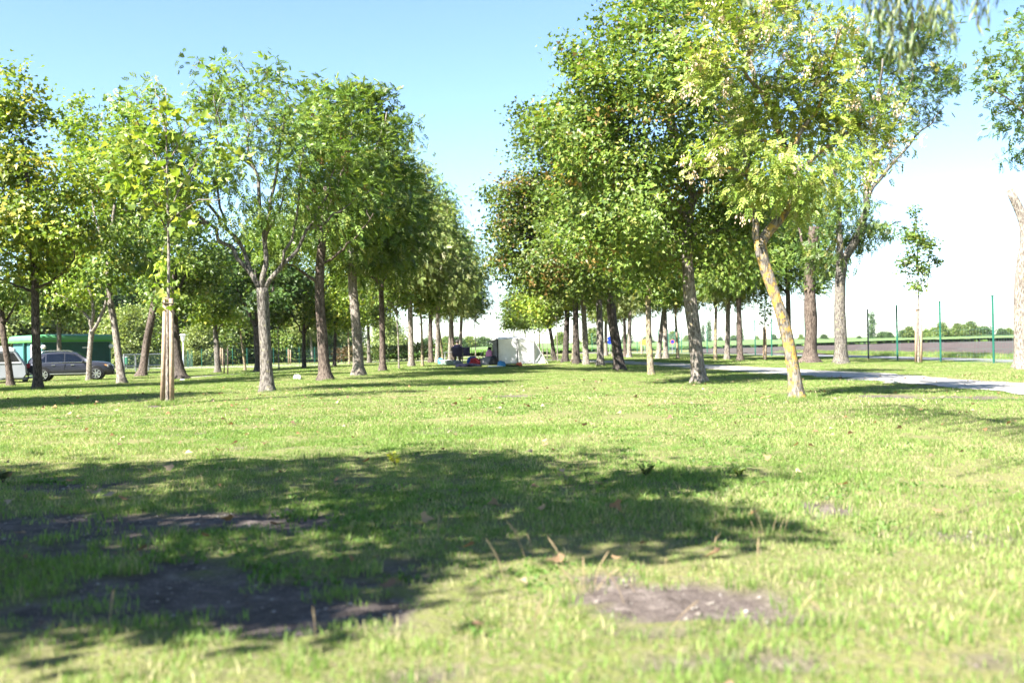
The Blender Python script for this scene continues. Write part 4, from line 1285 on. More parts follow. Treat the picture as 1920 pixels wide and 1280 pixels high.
for i, (px, h) in enumerate(((1018, 4.5), (1026, 4.2), (1034, 4.6))):
    place('sapling', PX(px, 668, 70 + i * 4) * V3(1, 1, 0), h, ("sapling nearest the pointed tent end, behind it", "sapling in the middle of three past the tent end", "sapling furthest from the tent end, beside the leaning dark tree")[i])

# the wood behind the hut and the far fence
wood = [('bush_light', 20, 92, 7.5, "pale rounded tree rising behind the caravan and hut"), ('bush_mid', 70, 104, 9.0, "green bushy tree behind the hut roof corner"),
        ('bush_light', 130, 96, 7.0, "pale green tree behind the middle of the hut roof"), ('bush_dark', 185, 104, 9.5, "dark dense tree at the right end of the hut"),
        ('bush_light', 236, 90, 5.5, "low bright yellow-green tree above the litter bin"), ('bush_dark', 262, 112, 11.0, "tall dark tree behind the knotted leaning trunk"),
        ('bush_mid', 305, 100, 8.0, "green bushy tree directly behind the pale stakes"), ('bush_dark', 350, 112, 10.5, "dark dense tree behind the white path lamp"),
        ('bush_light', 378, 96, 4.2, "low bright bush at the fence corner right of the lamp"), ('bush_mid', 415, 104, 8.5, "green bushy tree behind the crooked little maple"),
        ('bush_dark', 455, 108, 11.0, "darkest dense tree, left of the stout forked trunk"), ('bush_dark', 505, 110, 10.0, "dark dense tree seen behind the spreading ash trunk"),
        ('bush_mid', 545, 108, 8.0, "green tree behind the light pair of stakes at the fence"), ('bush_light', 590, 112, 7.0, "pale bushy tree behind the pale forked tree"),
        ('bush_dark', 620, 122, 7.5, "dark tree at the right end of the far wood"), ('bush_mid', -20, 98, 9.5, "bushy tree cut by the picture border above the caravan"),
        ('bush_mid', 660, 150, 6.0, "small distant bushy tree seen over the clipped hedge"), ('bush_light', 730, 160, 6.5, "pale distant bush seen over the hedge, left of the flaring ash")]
for k, px, d, h, lab in wood:
    p = PX(px, 660, d)
    place(k, (p[0], p[1], float(H(p[0], p[1]))), h, lab, group="trees of the wood beyond the fence")

# trees on the horizon
hz = [(1635, 330, 13.5, 'poplar', 1.0), (1655, 350, 4.6, 'far_low', 1.0), (1668, 340, 4.2, 'far_low', .8), (1612, 360, 3.0, 'far_low', .8), (1706, 330, 6.6, 'far_round', 1.0), (1694, 335, 5.0, 'far_low', .8),
      (1736, 340, 5.5, 'far_round', .8), (1750, 335, 6.0, 'far_round', .9), (1766, 325, 8.0, 'far_round', .9), (1778, 335, 4.5, 'far_low', .8), (1795, 330, 7.5, 'far_round', .9), (1806, 335, 7.0, 'far_round', .9),
      (1820, 325, 8.2, 'far_round', 1.0), (1843, 340, 6.0, 'far_low', 1.2), (1880, 345, 5.0, 'far_low', .9), (1893, 345, 5.3, 'far_round', .9), (1545, 380, 4.2, 'far_low', .8), (1502, 380, 4.6, 'far_round', .8),
      (1466, 400, 4.5, 'far_round', .7), (1452, 410, 4.8, 'far_low', .6), (1420, 420, 4.5, 'far_round', .7), (1378, 400, 4.6, 'far_low', 1.0), (1330, 330, 11, 'poplar', .8), (1318, 330, 9, 'poplar', .8),
      (1392, 340, 7.5, 'poplar', .7), (1350, 420, 4.0, 'far_low', .7), (1288, 420, 5.5, 'far_round', 1.0), (1262, 300, 6, 'far_round', .9), (1112, 260, 7.0, 'far_round', 1.1), (1052, 300, 6.5, 'far_round', 1.0),
      (1083, 340, 4, 'far_low', .8), (1175, 330, 5.0, 'far_low', .9), (1215, 340, 4.6, 'far_low', .9), (905, 300, 5.0, 'far_low', 1.2), (880, 290, 5.5, 'far_round', 1.2), (855, 280, 5.0, 'far_low', 1.2), (835, 285, 5.5, 'far_round', 1),
      (800, 300, 5.0, 'far_low', 1.2), (765, 310, 5.0, 'far_round', 1.2)]
hl = ["tall dark poplar on the horizon beside the dark fence post", "round low tree just right of the horizon poplar", "little tree second to the right of the horizon poplar", "tiny low bush left of the horizon poplar",
      "round horizon tree left of the stakes of the leafy sapling", "low tree touching the left side of the round one by the stakes", "horizon tree right of the stakes of the leafy sapling", "horizon tree left of the tall one at the green post",
      "tall round horizon tree right behind a green fence post", "small low tree under the tall one at the green post", "yellowish round tree at the left end of the three joined trees", "middle tree of the three joined horizon trees",
      "tallest and right one of the three joined horizon trees", "broad pale low tree right of the three joined ones", "low distant tree left of the thick edge trunk", "distant tree touching the thick edge trunk",
      "small horizon tree between the locust trunk and the dark post", "small round horizon tree left of the broken poplar", "tiny round tree left of the bent lichen trunk", "tiny low tree beside the green post left of the bent trunk",
      "tiny round tree seen between two green fence posts", "broad low tree left of the straight pink-grey trunk", "dark column of a poplar left of the thin ochre stem", "smaller poplar paired with the dark column left of the ochre stem",
      "narrow poplar showing beside the straight pink-grey trunk", "tiny low tree between ochre stem and bent pale trunk", "round tree seen at the left edge of the big grey trunk", "round far tree behind the violet round sign",
      "rounded tree on the field edge left of the double blue sign", "round distant tree between two dark trunks past the tent", "low far bush between two pale trunks past the tent", "low far tree between the crossing pale trunks", "low far tree behind the yellow round signs",
      "faint low tree over the field left of the tent", "faint round tree over the field above the empty chair", "faint low tree over the field behind the seated person", "faint round tree left of the seated person over the field",
      "faint low tree over the hedge beyond the thin stem", "faint round tree over the hedge beyond the flaring ash"]
for (px, d, h, k, sx), lab in zip(hz, hl):
    p = PX(px, 640, d)
    place(k, (p[0], p[1], -0.1), h * .8, lab, group="trees on the horizon", sx=sx * .85)

# trees standing outside the picture whose shade falls on the lawn
for i, (k, x_, y_, h, lab) in enumerate((('maple_a', -9.6, 1.2, 8.8, "maple further left of the camera, seen only by its shade"), 
                                         ('ash_b', -13.3, 17.3, 9.0, "ash off the left border whose shade crosses the lawn"), ('maple_a', -18.6, 26.5, 9.0, "maple off the left border near the caravan"),
                                         ('maple_a', -21.8, 32.0, 9.0, "maple off the left border beside the caravan"))):
    place(k, (x_, y_, float(H(x_, y_))), h, lab)
SHX, SHY = -SUN_DIR[0] / SUN_DIR[2], -SUN_DIR[1] / SUN_DIR[2]
sr = np.random.default_rng(91)
SB = []
for X_, Y_, rx_, ry_ in ((-3.7, 7.5, 1.0, .9), (-2.3, 8.1, 1.1, .8), (-0.9, 8.4, 1.0, .8), (0.15, 8.2, .8, .6), (-4.6, 6.6, .9, .9), (-3.4, 6.0, .9, .7), (-2.0, 6.5, .9, .6), (-.6, 6.5, .9, .6), (.6, 6.6, .7, .45), (1.35, 7.1, .45, .2),
                         (.15, 5.2, .6, .45), (.8, 4.9, .4, .3), (.75, 5.7, .5, .3), (-2.3, 4.6, .6, .4), (-1.4, 4.4, .7, .35), (-.5, 4.5, .5, .3), (-1.8, 3.7, .6, .3), (-1.0, 3.8, .5, .25), (-3.0, 5.0, .6, .4), (-.9, 5.5, .5, .25), (-5.6, 5.6, .9, .8), (-2.6, 4.1, .9, .45), (-1.2, 4.1, .8, .35), (-3.5, 4.7, .9, .6), (-2.0, 5.3, .9, .5), (-3.1, 5.6, .8, .5), (-1.6, 7.4, .9, .5), (-.2, 7.3, .8, .5), (-2.9, 3.6, .8, .4), (-.2, 5.9, .7, .35), (.4, 5.4, .6, .35), (-4.2, 5.4, .8, .6)):
    z_ = sr.uniform(4.4, 5.8)
    SB.append(((X_ - SHX * z_, Y_ - SHY * z_, z_), rx_ * 1.08, max(ry_ * 1.0, .26), .42))
sx_, sy_ = -5.6, 2.0
build_tree("maple_tree", "spreading maple just left of the camera, seen only by its shade over the foreground", "tree", (sx_, sy_, float(H(sx_, sy_))),
           [V3(sx_, sy_, -.05), V3(sx_ + .05, sy_ + .1, 1.5), V3(sx_, sy_, 2.8), V3(sx_ + .1, sy_ + .2, 4.2)], [.17, .15, .13, .08],
           [([V3(sx_, sy_, 2.7), V3(sx_ + 1.2, sy_ + 1.6, 4.0), V3(sx_ + 2.4, sy_ + 2.6, 4.9)], .07, .02), ([V3(sx_, sy_, 2.8), V3(sx_ - .8, sy_ + 1.4, 4.0), V3(sx_ - 1.4, sy_ + 2.0, 5.0)], .06, .02),
            ([V3(sx_, sy_, 2.9), V3(sx_ + 1.4, sy_ - .3, 4.0), V3(sx_ + 2.6, sy_ - .6, 4.8)], .06, .02), ([V3(sx_, sy_, 3.2), V3(sx_ + .6, sy_ - 1.0, 4.3), V3(sx_ + .8, sy_ - 1.6, 5.0)], .05, .02)],
           SB, M['leaf'], M['bark_grey'], dens=19, per=20, spread=(.19, .19, .14), size=0.135, cols=MAPLE, weights=W4, gap=0.50, seed=92)

# --- weeping willow, its trunk behind the camera's right shoulder
wb = np.array([3.4, -1.6, 0.0])
wr = np.random.default_rng(77)
wil = thing("weeping_willow", "weeping willow with long narrow leaves on strands hanging in from above", "tree", wb)
tb = MB()
trunk_mesh(tb, [V3(0, 0, -.05), V3(.05, 0, 1.2), V3(-.05, .1, 2.4), V3(-.1, .3, 3.6)], [.34, .28, .25, .2], seed=77)
tb.build("trunk", M['bark_brown'], wil, True)
bm_ = MB()
WLIMB = [[V3(-.1, .2, 3.3), V3(-1.2, 3.4, 5.4), V3(-2.3, 7.0, 6.6), V3(-2.7, 9.8, 6.8), V3(-2.4, 11.4, 6.7)], [V3(-.1, .2, 3.2), V3(-.5, 2.2, 4.3), V3(-1.0, 4.6, 4.7), V3(-1.5, 6.6, 4.4)], [V3(-.1, .2, 3.3), V3(.1, 2.4, 4.6), V3(-.2, 5.2, 5.2), V3(-.1, 8.0, 5.0)],
         [V3(-.1, .2, 3.0), V3(-.9, 2.0, 4.0), V3(-1.7, 4.4, 4.2), V3(-2.4, 5.6, 4.0)], [V3(-.1, .2, 3.3), V3(1.4, 1.2, 4.6), V3(2.6, 2.4, 5.0)], [V3(-.1, .1, 3.3), V3(.6, -1.4, 4.8), V3(1.4, -3, 4.8)],
         [V3(-.1, .1, 3.3), V3(-1.6, -1, 4.6), V3(-2.8, -2, 4.6)]]
LN = []
for l in WLIMB:
    q = polyline(l, 14)
    bm_.tube(q, np.linspace(.12, .02, 14), 8)
    LN += list(q[4:])
LN = np.array(LN)
ends = [PX(x_, y_, d_) for x_, y_, d_ in ((1600, 18, 4.6), (1622, 62, 4.8), (1632, 95, 5.2), (1648, 78, 4.9), (1655, 60, 5.0), (1668, 120, 5.1), (1676, 95, 4.8), (1688, 140, 5.0), (1694, 112, 5.2), (1702, 132, 4.9), (1712, 100, 4.7),
                                          (1722, 95, 5.0), (1730, 50, 4.8), (1745, 62, 4.7), (1756, 45, 4.6), (1762, 20, 4.6), (1786, 72, 4.5), (1790, 62, 4.7), (1803, 20, 4.6), (1832, 48, 4.5), (1838, 40, 4.7), (1848, 22, 4.6), (1855, 28, 4.5),
                                          (1640, 30, 5.2), (1662, 25, 5.3), (1685, 40, 5.4), (1706, 60, 5.3), (1872, 4, 4.6), (1395, 8, 5.0), (1400, 6, 5.1), (1590, -10, 4.8), (1775, 10, 4.9), (1815, 8, 5.0))]
ends = [e - wb for e in ends]
NV = len(ends)
for _ in range(80):
    q = LN[wr.integers(len(LN))] + np.append(wr.normal(0, .45, 2), 0)
    e = q - V3(0, 0, wr.uniform(.5, 1.6))
    w = e + wb
    if w[1] > 0.5 and (w[2] - .95) < 0.37 * w[1] + 0.25:      # keep the rest above the picture
        e[2] = 0.37 * w[1] + 0.25 + .95 + wr.uniform(0, .4)
    ends.append(e)
q12 = polyline(WLIMB[0], 40)
for _ in range(420):
    q = q12[wr.integers(16, 40)] + np.append(wr.normal(0, .55, 2), 0)
    ends.append(V3(q[0], q[1], max(q[2] - wr.uniform(.3, 1.3), 0.37 * (q[1] - 1.6) + 1.25)))
Pw, Aw, Nw, Zw, Cw = [], [], [], [], []
WC = np.array([(0.12, 0.18, 0.06), (0.18, 0.24, 0.085), (0.28, 0.32, 0.14)])
for ei, e in enumerate(ends):
    hd = np.linalg.norm((LN - e)[:, :2], axis=1) + 0.3 * np.abs(LN[:, 2] - e[2])
    j = LN[int(np.argmin(hd))]
    top = V3(e[0] * .8 + j[0] * .2, e[1] * .8 + j[1] * .2, max(j[2] - .1, e[2] + .5))
    pts = polyline([j, top, e * .6 + top * .4 + V3(wr.normal(0, .02), wr.normal(0, .02), 0), e], 12)
    bm_.tube(pts, np.linspace(.006, .0015, 12), 4, False)
    s = np.linspace(0, 1, 12)
    nl = max(8, int(np.linalg.norm(top - e) / (0.017 if ei < NV else 0.022)))
    t = wr.uniform(0.2, 1, nl)
    p = np.stack([np.interp(t, s, pts[:, k]) for k in range(3)], -1)
    a = wr.uniform(0, 6.28, nl)
    Pw.append(p); Aw.append(np.stack([np.cos(a) * .55, np.sin(a) * .55, -np.ones(nl)], -1)); Nw.append(unit(np.stack([np.cos(a), np.sin(a), .6 + 0 * a], -1) + wr.normal(0, .4, (nl, 3))))
    Zw.append(wr.uniform(.05, .095, nl)); Cw.append(WC[wr.integers(0, 3, nl)] * wr.uniform(.8, 1.2, (nl, 1)))
bm_.build("branches", M['bark_brown'], wil)
V, T, C = leaf_arrays(np.concatenate(Pw), np.concatenate(Aw), np.concatenate(Nw), np.concatenate(Zw), 'lance', np.concatenate(Cw))
link("crown", tri_mesh("crown", V, T, C), M['leaf'], wil)
#@@PROPS

# ------------------------------------------------------------------ hut
def hut():
    q = PX(76, 690, 62.0); q[2] = float(H(q[0], q[1]))
    a = math.radians(50)
    rt = thing("hut", "green hut with a rounded pale green roof edge, teal walls and round lamps", "hut", q)
    u = V3(math.cos(a), math.sin(a), 0)          # along the shaded face
    v = V3(-math.sin(a), math.cos(a), 0)         # along the lit face
    LU, LV, ZT = 4.9, 4.4, 2.12
    P = lambda s, t, z: u * s + v * t + V3(0, 0, z)
    mb = MB()
    mb.prism([(0.18, 0.18), (LU - 0.18, 0.18), (LU - 0.18, LV - 0.18), (0.18, LV - 0.18)], -0.1, ZT, lambda s, t, z: P(s, t, z))
    for k in range(22):                           # upright boards
        mb.prism([(0.3 + k * 0.2, 0.165), (0.32 + k * 0.2, 0.165), (0.32 + k * 0.2, 0.19), (0.3 + k * 0.2, 0.19)], 0.0, ZT - 0.02, lambda s, t, z: P(s, t, z))
        mb.prism([(0.165, 0.3 + k * 0.18), (0.19, 0.3 + k * 0.18), (0.19, 0.32 + k * 0.18), (0.165, 0.32 + k * 0.18)], 0.0, ZT - 0.02, lambda s, t, z: P(s, t, z))
    mb.build("wall", M['hut_wall'], rt)
    mb = MB()                                     # roof with a rounded edge
    prof = [(0.0, 0.0), (0.06, 0.0), (0.02, 0.30), (0.10, 0.40), (0.35, 0.45)]
    vs, fs = [], []
    for ins, z in ((0.02, ZT + .08), (-0.02, ZT + .12), (-0.02, ZT + .28), (0.03, ZT + .38), (0.16, ZT + .44), (1.2, ZT + .50)):
        vs += [P(ins, ins, z), P(LU - ins, ins, z), P(LU - ins, LV - ins, z), P(ins, LV - ins, z)]
    for k in range(5):
        for i in range(4):
            j = (i + 1) % 4
            fs.append((k * 4 + i, k * 4 + j, k * 4 + 4 + j, k * 4 + 4 + i))
    fs.append((20, 21, 22, 23)); fs.append((3, 2, 1, 0))
    mb.add(vs, fs)
    ro = mb.build("roof", M['hut_roof'], rt)
    mb = MB()
    for e in ((0.0, -0.035, LU, 0.0),):
        pass
    mb.prism([(-.035, -.035), (LU + .035, -.035), (LU + .035, LV + .035), (-.035, LV + .035)], ZT + 0.0, ZT + 0.10, lambda s, t, z: P(s, t, z))
    mb.build("roof_edge", M['hut_edge'], ro)
    fr = MB()                                     # window in the lit face
    fr.prism([(0.10, 0.25), (0.10, 1.55), (0.162, 1.55), (0.162, 0.25)], 1.0, 1.98, lambda s, t, z: P(s, t, z))
    w = fr.build("window", M['white'], rt)
    pn = MB()
    pn.prism([(0.085, 0.42), (0.085, 1.38), (0.099, 1.38), (0.099, 0.42)], 1.22, 1.84, lambda s, t, z: P(s, t, z))
    pn.build("pane", M['glass_dark'], w)
    po = MB()
    po.prism([(-.0, 2.25), (-.0, 2.42), (0.155, 2.42), (0.155, 2.25)], 0, ZT, lambda s, t, z: P(s, t, z))
    po.build("corner_post", M['hut_trim_and_shade'], rt)
    dk = MB()  # dark boarded sheet over the teal wall, this face's shade put into colour
    dk.prism([(0.3, 0.13), (LU - 0.3, 0.13), (LU - .3, 0.16), (0.3, 0.16)], 0.05, ZT - 0.05, lambda s, t, z: P(s, t, z))
    for k in range(21):
        s0 = 0.4 + k * 0.2
        dk.prism([(s0, 0.118), (s0 + 0.03, 0.118), (s0 + .03, 0.1285), (s0, 0.1285)], 0.06, ZT - 0.06, lambda s, t, z: P(s, t, z))
    dk.build("shade_panel", M['hut_trim_and_shade'], rt)
    for s0 in (0.22, LU - 0.25):
        lm = MB()
        c = P(s0, 0.02, ZT - 0.32)
        vs, fs = [], []
        for i in range(7):
            th = PI * i / 6
            for k in range(12):
                ph = 2 * PI * k / 12
                vs.append(c + V3(math.sin(th) * math.cos(ph), math.sin(th) * math.sin(ph), math.cos(th)) * 0.15)
        for i in range(6):
            for k in range(12):
                j = (k + 1) % 12
                fs.append((i * 12 + k, i * 12 + j, i * 12 + 12 + j, i * 12 + 12 + k))
        lm.add(vs, fs)
        lm.build("round_lamp", M['white'], rt, True)
    dr = MB()                                     # notice strip by the door
    dr.prism([(2.75, 0.10), (3.15, 0.10), (3.15, 0.117), (2.75, 0.117)], ZT - 0.42, ZT - 0.34, lambda s, t, z: P(s, t, z))
    dr.build("name_strip", M['white'], rt)


hut()


# ------------------------------------------------------------------ car
def car():
    pr, pf = at(84.5, 714.5), at(177, 712.0)
    c = (pr + pf) / 2
    d = unit(pf - pr)
    yaw = math.atan2(d[1], d[0])
    L = np.linalg.norm((pf - pr)[:2])             # wheelbase
    k = L / 2.82 * 1.08
    rt = thing("car", "dark grey estate car with roof rails parked sideways before the hut", "car", V3(c[0], c[1], c[2] - 0.01), yaw)
    rt.scale = (k, k, k)
    rt.location = tuple(V3(c[0], c[1], c[2]) + k * 0.82 * V3(-math.sin(yaw), math.cos(yaw), 0))
    # x forwards, y to its left (away), z up.  Lower body from cross sections
    X = [-2.30, -2.26, -2.10, -1.75, -1.41, -1.0, -0.2, 0.6, 1.05, 1.41, 1.8, 2.08, 2.26, 2.34]
    ZB = [.52, .42, .36, .33, .32, .30, .29, .29, .31, .33, .30, .27, .30, .40]
    ZT = [.86, 1.0, 1.06, 1.08, 1.08, 1.07, 1.06, 1.06, 1.07, 1.05, 1.01, .95, .86, .72]
    HW = [.70, .82, .90, .94, .96, .955, .95, .95, .955, .96, .94, .88, .78, .64]
    vs, fs = [], []
    for x, b0, t, w in zip(X, ZB, ZT, HW):
        h = t - b0
        ring = [(-w * .90, b0), (-w * .985, b0 + .12 * h), (-w, b0 + .45 * h), (-w * .985, b0 + .72 * h), (-w * .955, b0 + .90 * h), (-w * .87, t), (-w * .45, t + .035), (0, t + .045)]
        ring = ring + [(-y, z) for y, z in ring[-2::-1]]
        vs += [(x, y, z) for y, z in ring]
    n = 15
    for i in range(len(X) - 1):
        for j in range(n - 1):
            fs.append((i * n + j, i * n + j + 1, (i + 1) * n + j + 1, (i + 1) * n + j))
        fs.append((i * n + n - 1, i * n, (i + 1) * n, (i + 1) * n + n - 1))
    fs.append(tuple(range(n))); fs.append(tuple((len(X) - 1) * n + j for j in range(n - 1, -1, -1)))
    MB().add(vs, fs).build("body", M['carpaint'], rt, True)
    # cabin
    XB = [-2.22, -1.95, -1.2, -0.2, 0.55, 1.18]
    ZR = [1.10, 1.50, 1.64, 1.67, 1.60, 1.10]
    XR = [-2.20, -1.86, -1.15, -0.3, 0.30, 1.12]
    WR = [.80, .64, .665, .67, .655, .80]
    vs, fs = [], []
    for xb, xr, z, w in zip(XB, XR, ZR, WR):
        vs += [(xb, -.89, 1.03), (xr, -w - .015, z - .05), (xr, -w * .82, z), (xr, 0, z + .025), (xr, w * .82, z), (xr, w + .015, z - .05), (xb, .89, 1.03)]
    for i in range(5):
        for j in range(6):
            fs.append((i * 7 + j, i * 7 + j + 1, (i + 1) * 7 + j + 1, (i + 1) * 7 + j))
    fs.append(tuple(range(7))); fs.append(tuple(35 + j for j in range(6, -1, -1)))
    MB().add(vs, fs).build("cabin", M['carpaint'], rt, True)

    def side_pt(x, t, s, off=0.012):
        """a point of the side glass: t from belt to roof"""
        zr = np.interp(x, XR, ZR) - .05
        w = np.interp(x, XR, WR) + .015
        z = 1.03 + (zr - 1.03) * t
        y = .89 + (w - .89) * t + off
        return (x, s * y, z + off * .3)
    for s in (-1, 1):
        for x0, x1, a0, a1 in ((-1.98, -1.28, .18, .0), (-1.22, -.30, 0, 0), (-.24, .86, 0, .62)):
            mb = MB()
            N = 8
            vs = []
            for i in range(N + 1):
                x = x0 + (x1 - x0) * i / N
                hi = .90
                if a1 and x > .18:
                    hi = .90 - .0 * x
                lo = .10
                xt = x
                if a1:
                    xt = min(x, x0 + (0.30 - x0) * i / N)
                if a0:
                    xt = max(x, -1.78 + (x1 + 1.78) * i / N)
                vs.append(side_pt(x, lo, s)); vs.append(side_pt(xt, hi, s))
            fs = [(2 * i, 2 * i + 2, 2 * i + 3, 2 * i + 1) for i in range(N)]
            mb.add(vs, fs)
            mb.build("side_window", M['glass_dark'], rt, True)
        tr = MB()
        tr.tube([(-1.98, s * .905, 1.055), (-1.0, s * .91, 1.05), (.9, s * .905, 1.05)], .013, 6)
        tr.build("window_trim", M['chrome'], rt)
        rl = MB()
        rl.tube([(-1.65, s * .60, 1.60), (-1.55, s * .60, 1.70), (-.9, s * .60, 1.735), (-.1, s * .60, 1.73), (.1, s * .60, 1.66)], .02, 8)
        rl.build("roof_rail", M['chrome'], rt)
        sk = MB()
        sk.box((0, s * .955, .40), (2.1, .03, .05), 0, 1, .01)
        sk.build("sill_trim", M['chrome'], rt)
        mi = MB()
        mi.box((.72, s * 1.03, 1.12), (.13, .20, .15), 0, .85, .035)
        mi.box((.74, s * .94, 1.08), (.06, .1, .04))
        mi.build("wing_mirror", M['carpaint'], rt)
        for x in (-.86, .16):
            hd = MB()
            hd.box((x, s * .955, .90), (.2, .035, .035), 0, 1, .01)
            hd.build("door_handle", M['chrome'], rt)
        for x in (-.27,):
            ln = MB()
            ln.box((x, s * .948, .72), (.012, .02, .62))
            ln.build("door_gap", M['black'], rt)
        hl = MB()
        hl.add([(2.02, s * .905, .74), (2.20, s * .80, .72), (2.29, s * .66, .74), (2.285, s * .66, .85), (2.13, s * .80, .90), (1.92, s * .925, .89)], [(0, 1, 4, 5), (1, 2, 3, 4)])
        hl.build("headlight", M['headlight'], rt)
        ib = MB()
        ib.add([(1.88, s * .945, .84), (2.03, s * .912, .80), (2.0, s * .915, .87), (1.86, s * .94, .90)], [(0, 1, 2, 3)])
        ib.build("indicator", M['amber'], rt)
        fg = MB()
        fg.box((2.22, s * .66, .45), (.12, .16, .09), 0, 1, .02)
        fg.build("fog_light", M['chrome'], rt)
        tl = MB()
        tl.box((-2.17, s * .865, .90), (.20, .10, .26), 0, .9, .03)
        tl.build("tail_light", M['taillight'], rt)
    ws = MB()
    ws.add([(1.14, -.76, 1.125), (1.14, .76, 1.125), (.40, .60, 1.60), (.40, -.60, 1.60)], [(0, 1, 2, 3)])
    for v_ in range(len(ws.v)):
        ws.v[v_] = (ws.v[v_][0] + .012, ws.v[v_][1], ws.v[v_][2] + .03)
    ws.build("windscreen", M['glass_dark'], rt)
    rw = MB()
    rw.add([(-2.235, -.68, 1.12), (-2.235, .68, 1.12), (-1.93, .55, 1.50), (-1.93, -.55, 1.50)], [(0, 3, 2, 1)])
    rw.build("rear_window", M['glass_dark'], rt)
    gr = MB()
    for i in range(3):
        gr.box((2.335 - .012 * i, 0, .66 + i * .075), (.05, 1.1, .05), 0, 1, .012)
    gr.build("grille", M['chrome'], rt)
    bp_ = MB()
    bp_.box((2.26, 0, .40), (.20, 1.4, .24), 0, .95, .05)
    bp_.box((-2.24, 0, .45), (.16, 1.5, .22), 0, .95, .05)
    bp_.build("bumper", M['black'], rt)
    for x in (-1.41, 1.41):
        for s in (-1, 1):
            ar = MB()
            ar.lathe((0, 0, 0), [(.425, 0), (.43, .02), (.41, .03)], 28)
            ar.v = [(x + a_, s * (.935 + c_), .40 + b_) for a_, b_, c_ in ar.v]
            ar.build("wheel_arch", M['black'], rt)
            wl = MB()
            wl.lathe((0, 0, 0), [(.22, -.11), (.33, -.12), (.365, -.08), (.37, 0), (.365, .08), (.335, .115), (.25, .11)], 28)
            wl.v = [(x + a_, s * (.87 + c_), .37 + b_) for a_, b_, c_ in wl.v]
            w = wl.build("wheel", M['tyre'], rt, True)
            rm = MB()
            rm.lathe((0, 0, 0), [(.25, .105), (.262, .122), (.24, .122), (.225, .10)], 28)
            for i in range(7):
                a_ = 2 * PI * i / 7
                rm.box((math.cos(a_) * .13, math.sin(a_) * .13, .108), (.20, .06, .02), a_)
            rm.lathe((0, 0, 0), [(.06, .10), (.06, .13), (.02, .135)], 12)
            rm.v = [(x + a_, s * (.87 + c_), .37 + b_) for a_, b_, c_ in rm.v]
            rm.build("rim", M['chrome'], w)


car()


# ------------------------------------------------------------------ caravan
def caravan():
    b_ = at(20, 717.5)
    d = b_[1]
    e = PX(47, 690, d)
    rt = thing("caravan", "low silver caravan with a white roof and long dark side window, cut by the border", "caravan", (e[0], d, b_[2]), math.radians(23))
    k = d / F
    Z = lambda py: (PX(20, py, d)[2] - b_[2])
    zb, zw0, zw1, zr, ztop = Z(709), Z(679.5), Z(660), Z(658), Z(648.5)
    prof = [(-4.2, zb), (-.12, zb), (.02, zb + .18), (.0, zb + .55), (-.12, zw0), (-.42, zw1), (-.5, zr), (-4.2, zr)]
    mp = lambda x, z, y: (x, y, z)
    MB().prism(prof, 0, 2.0, mp).build("body", M['caravan'], rt)
    rf = [(-4.2, zr + .01), (-.46, zr + .01), (-.52, zr + .12), (-.75, ztop - .04), (-1.0, ztop), (-4.2, ztop)]
    MB().prism(rf, -.02, 2.02, mp).build("roof", M['white'], rt)
    w = MB().prism([(-3.6, zw0 + .02), (-.22, zw0 + .02), (-.50, zw1 - .02), (-3.6, zw1 - .02)], -.02, -.002, mp).build("side_window", M['glass_dark'], rt)
    mb = MB()
    mb.prism([(-3.6, zw0 - .03), (-.18, zw0 - .03), (-.19, zw0 + .018), (-3.6, zw0 + .018)], -.03, -.001, mp)
    mb.build("window_rail", M['white'], w)
    mb = MB()
    mb.prism([(-4.2, zb + .02), (-.1, zb + .02), (-.05, zb + .07), (-4.2, zb + .07)], -.015, -.001, mp)
    mb.build("bottom_rail", M['galv'], rt)
    ht = MB()
    for s in (-.5, .5):
        ht.tube([(-1.1, .5 + s * 1.0, zb - .04), (.1, .5 + s * .1, zb - .04)], .04, 8)
    ht.tube([(-.3, .5, zb - .03), (.42, .5, zb + .03)], .05, 8)
    ht.tube([(-.4, .45, zb - .02), (.06, .45, zb + .30)], .03, 8)
    ht.tube([(.06, .45, zb + .30), (.40, .5, zb + .05)], .03, 8)
    h = ht.build("tow_bar", M['galv'], rt)
    jw = MB()
    jw.tube([(.12, .43, .15), (.12, .43, zb + .36)], .03, 8)
    jw.tube([(-.02, .40, .13), (-.02, .48, .13)], .13, 14)
    jw.build("jockey_wheel", M['black'], h)
    for x in (-2.6,):
        wl = MB()
        wl.lathe((0, 0, 0), [(.2, -.09), (.29, -.09), (.31, 0), (.29, .09), (.2, .09)], 20)
        wl.v = [(x + a_, .16 + c_, .31 + q) for a_, q, c_ in wl.v]
        wl.build("wheel", M['tyre'], rt, True)


caravan()


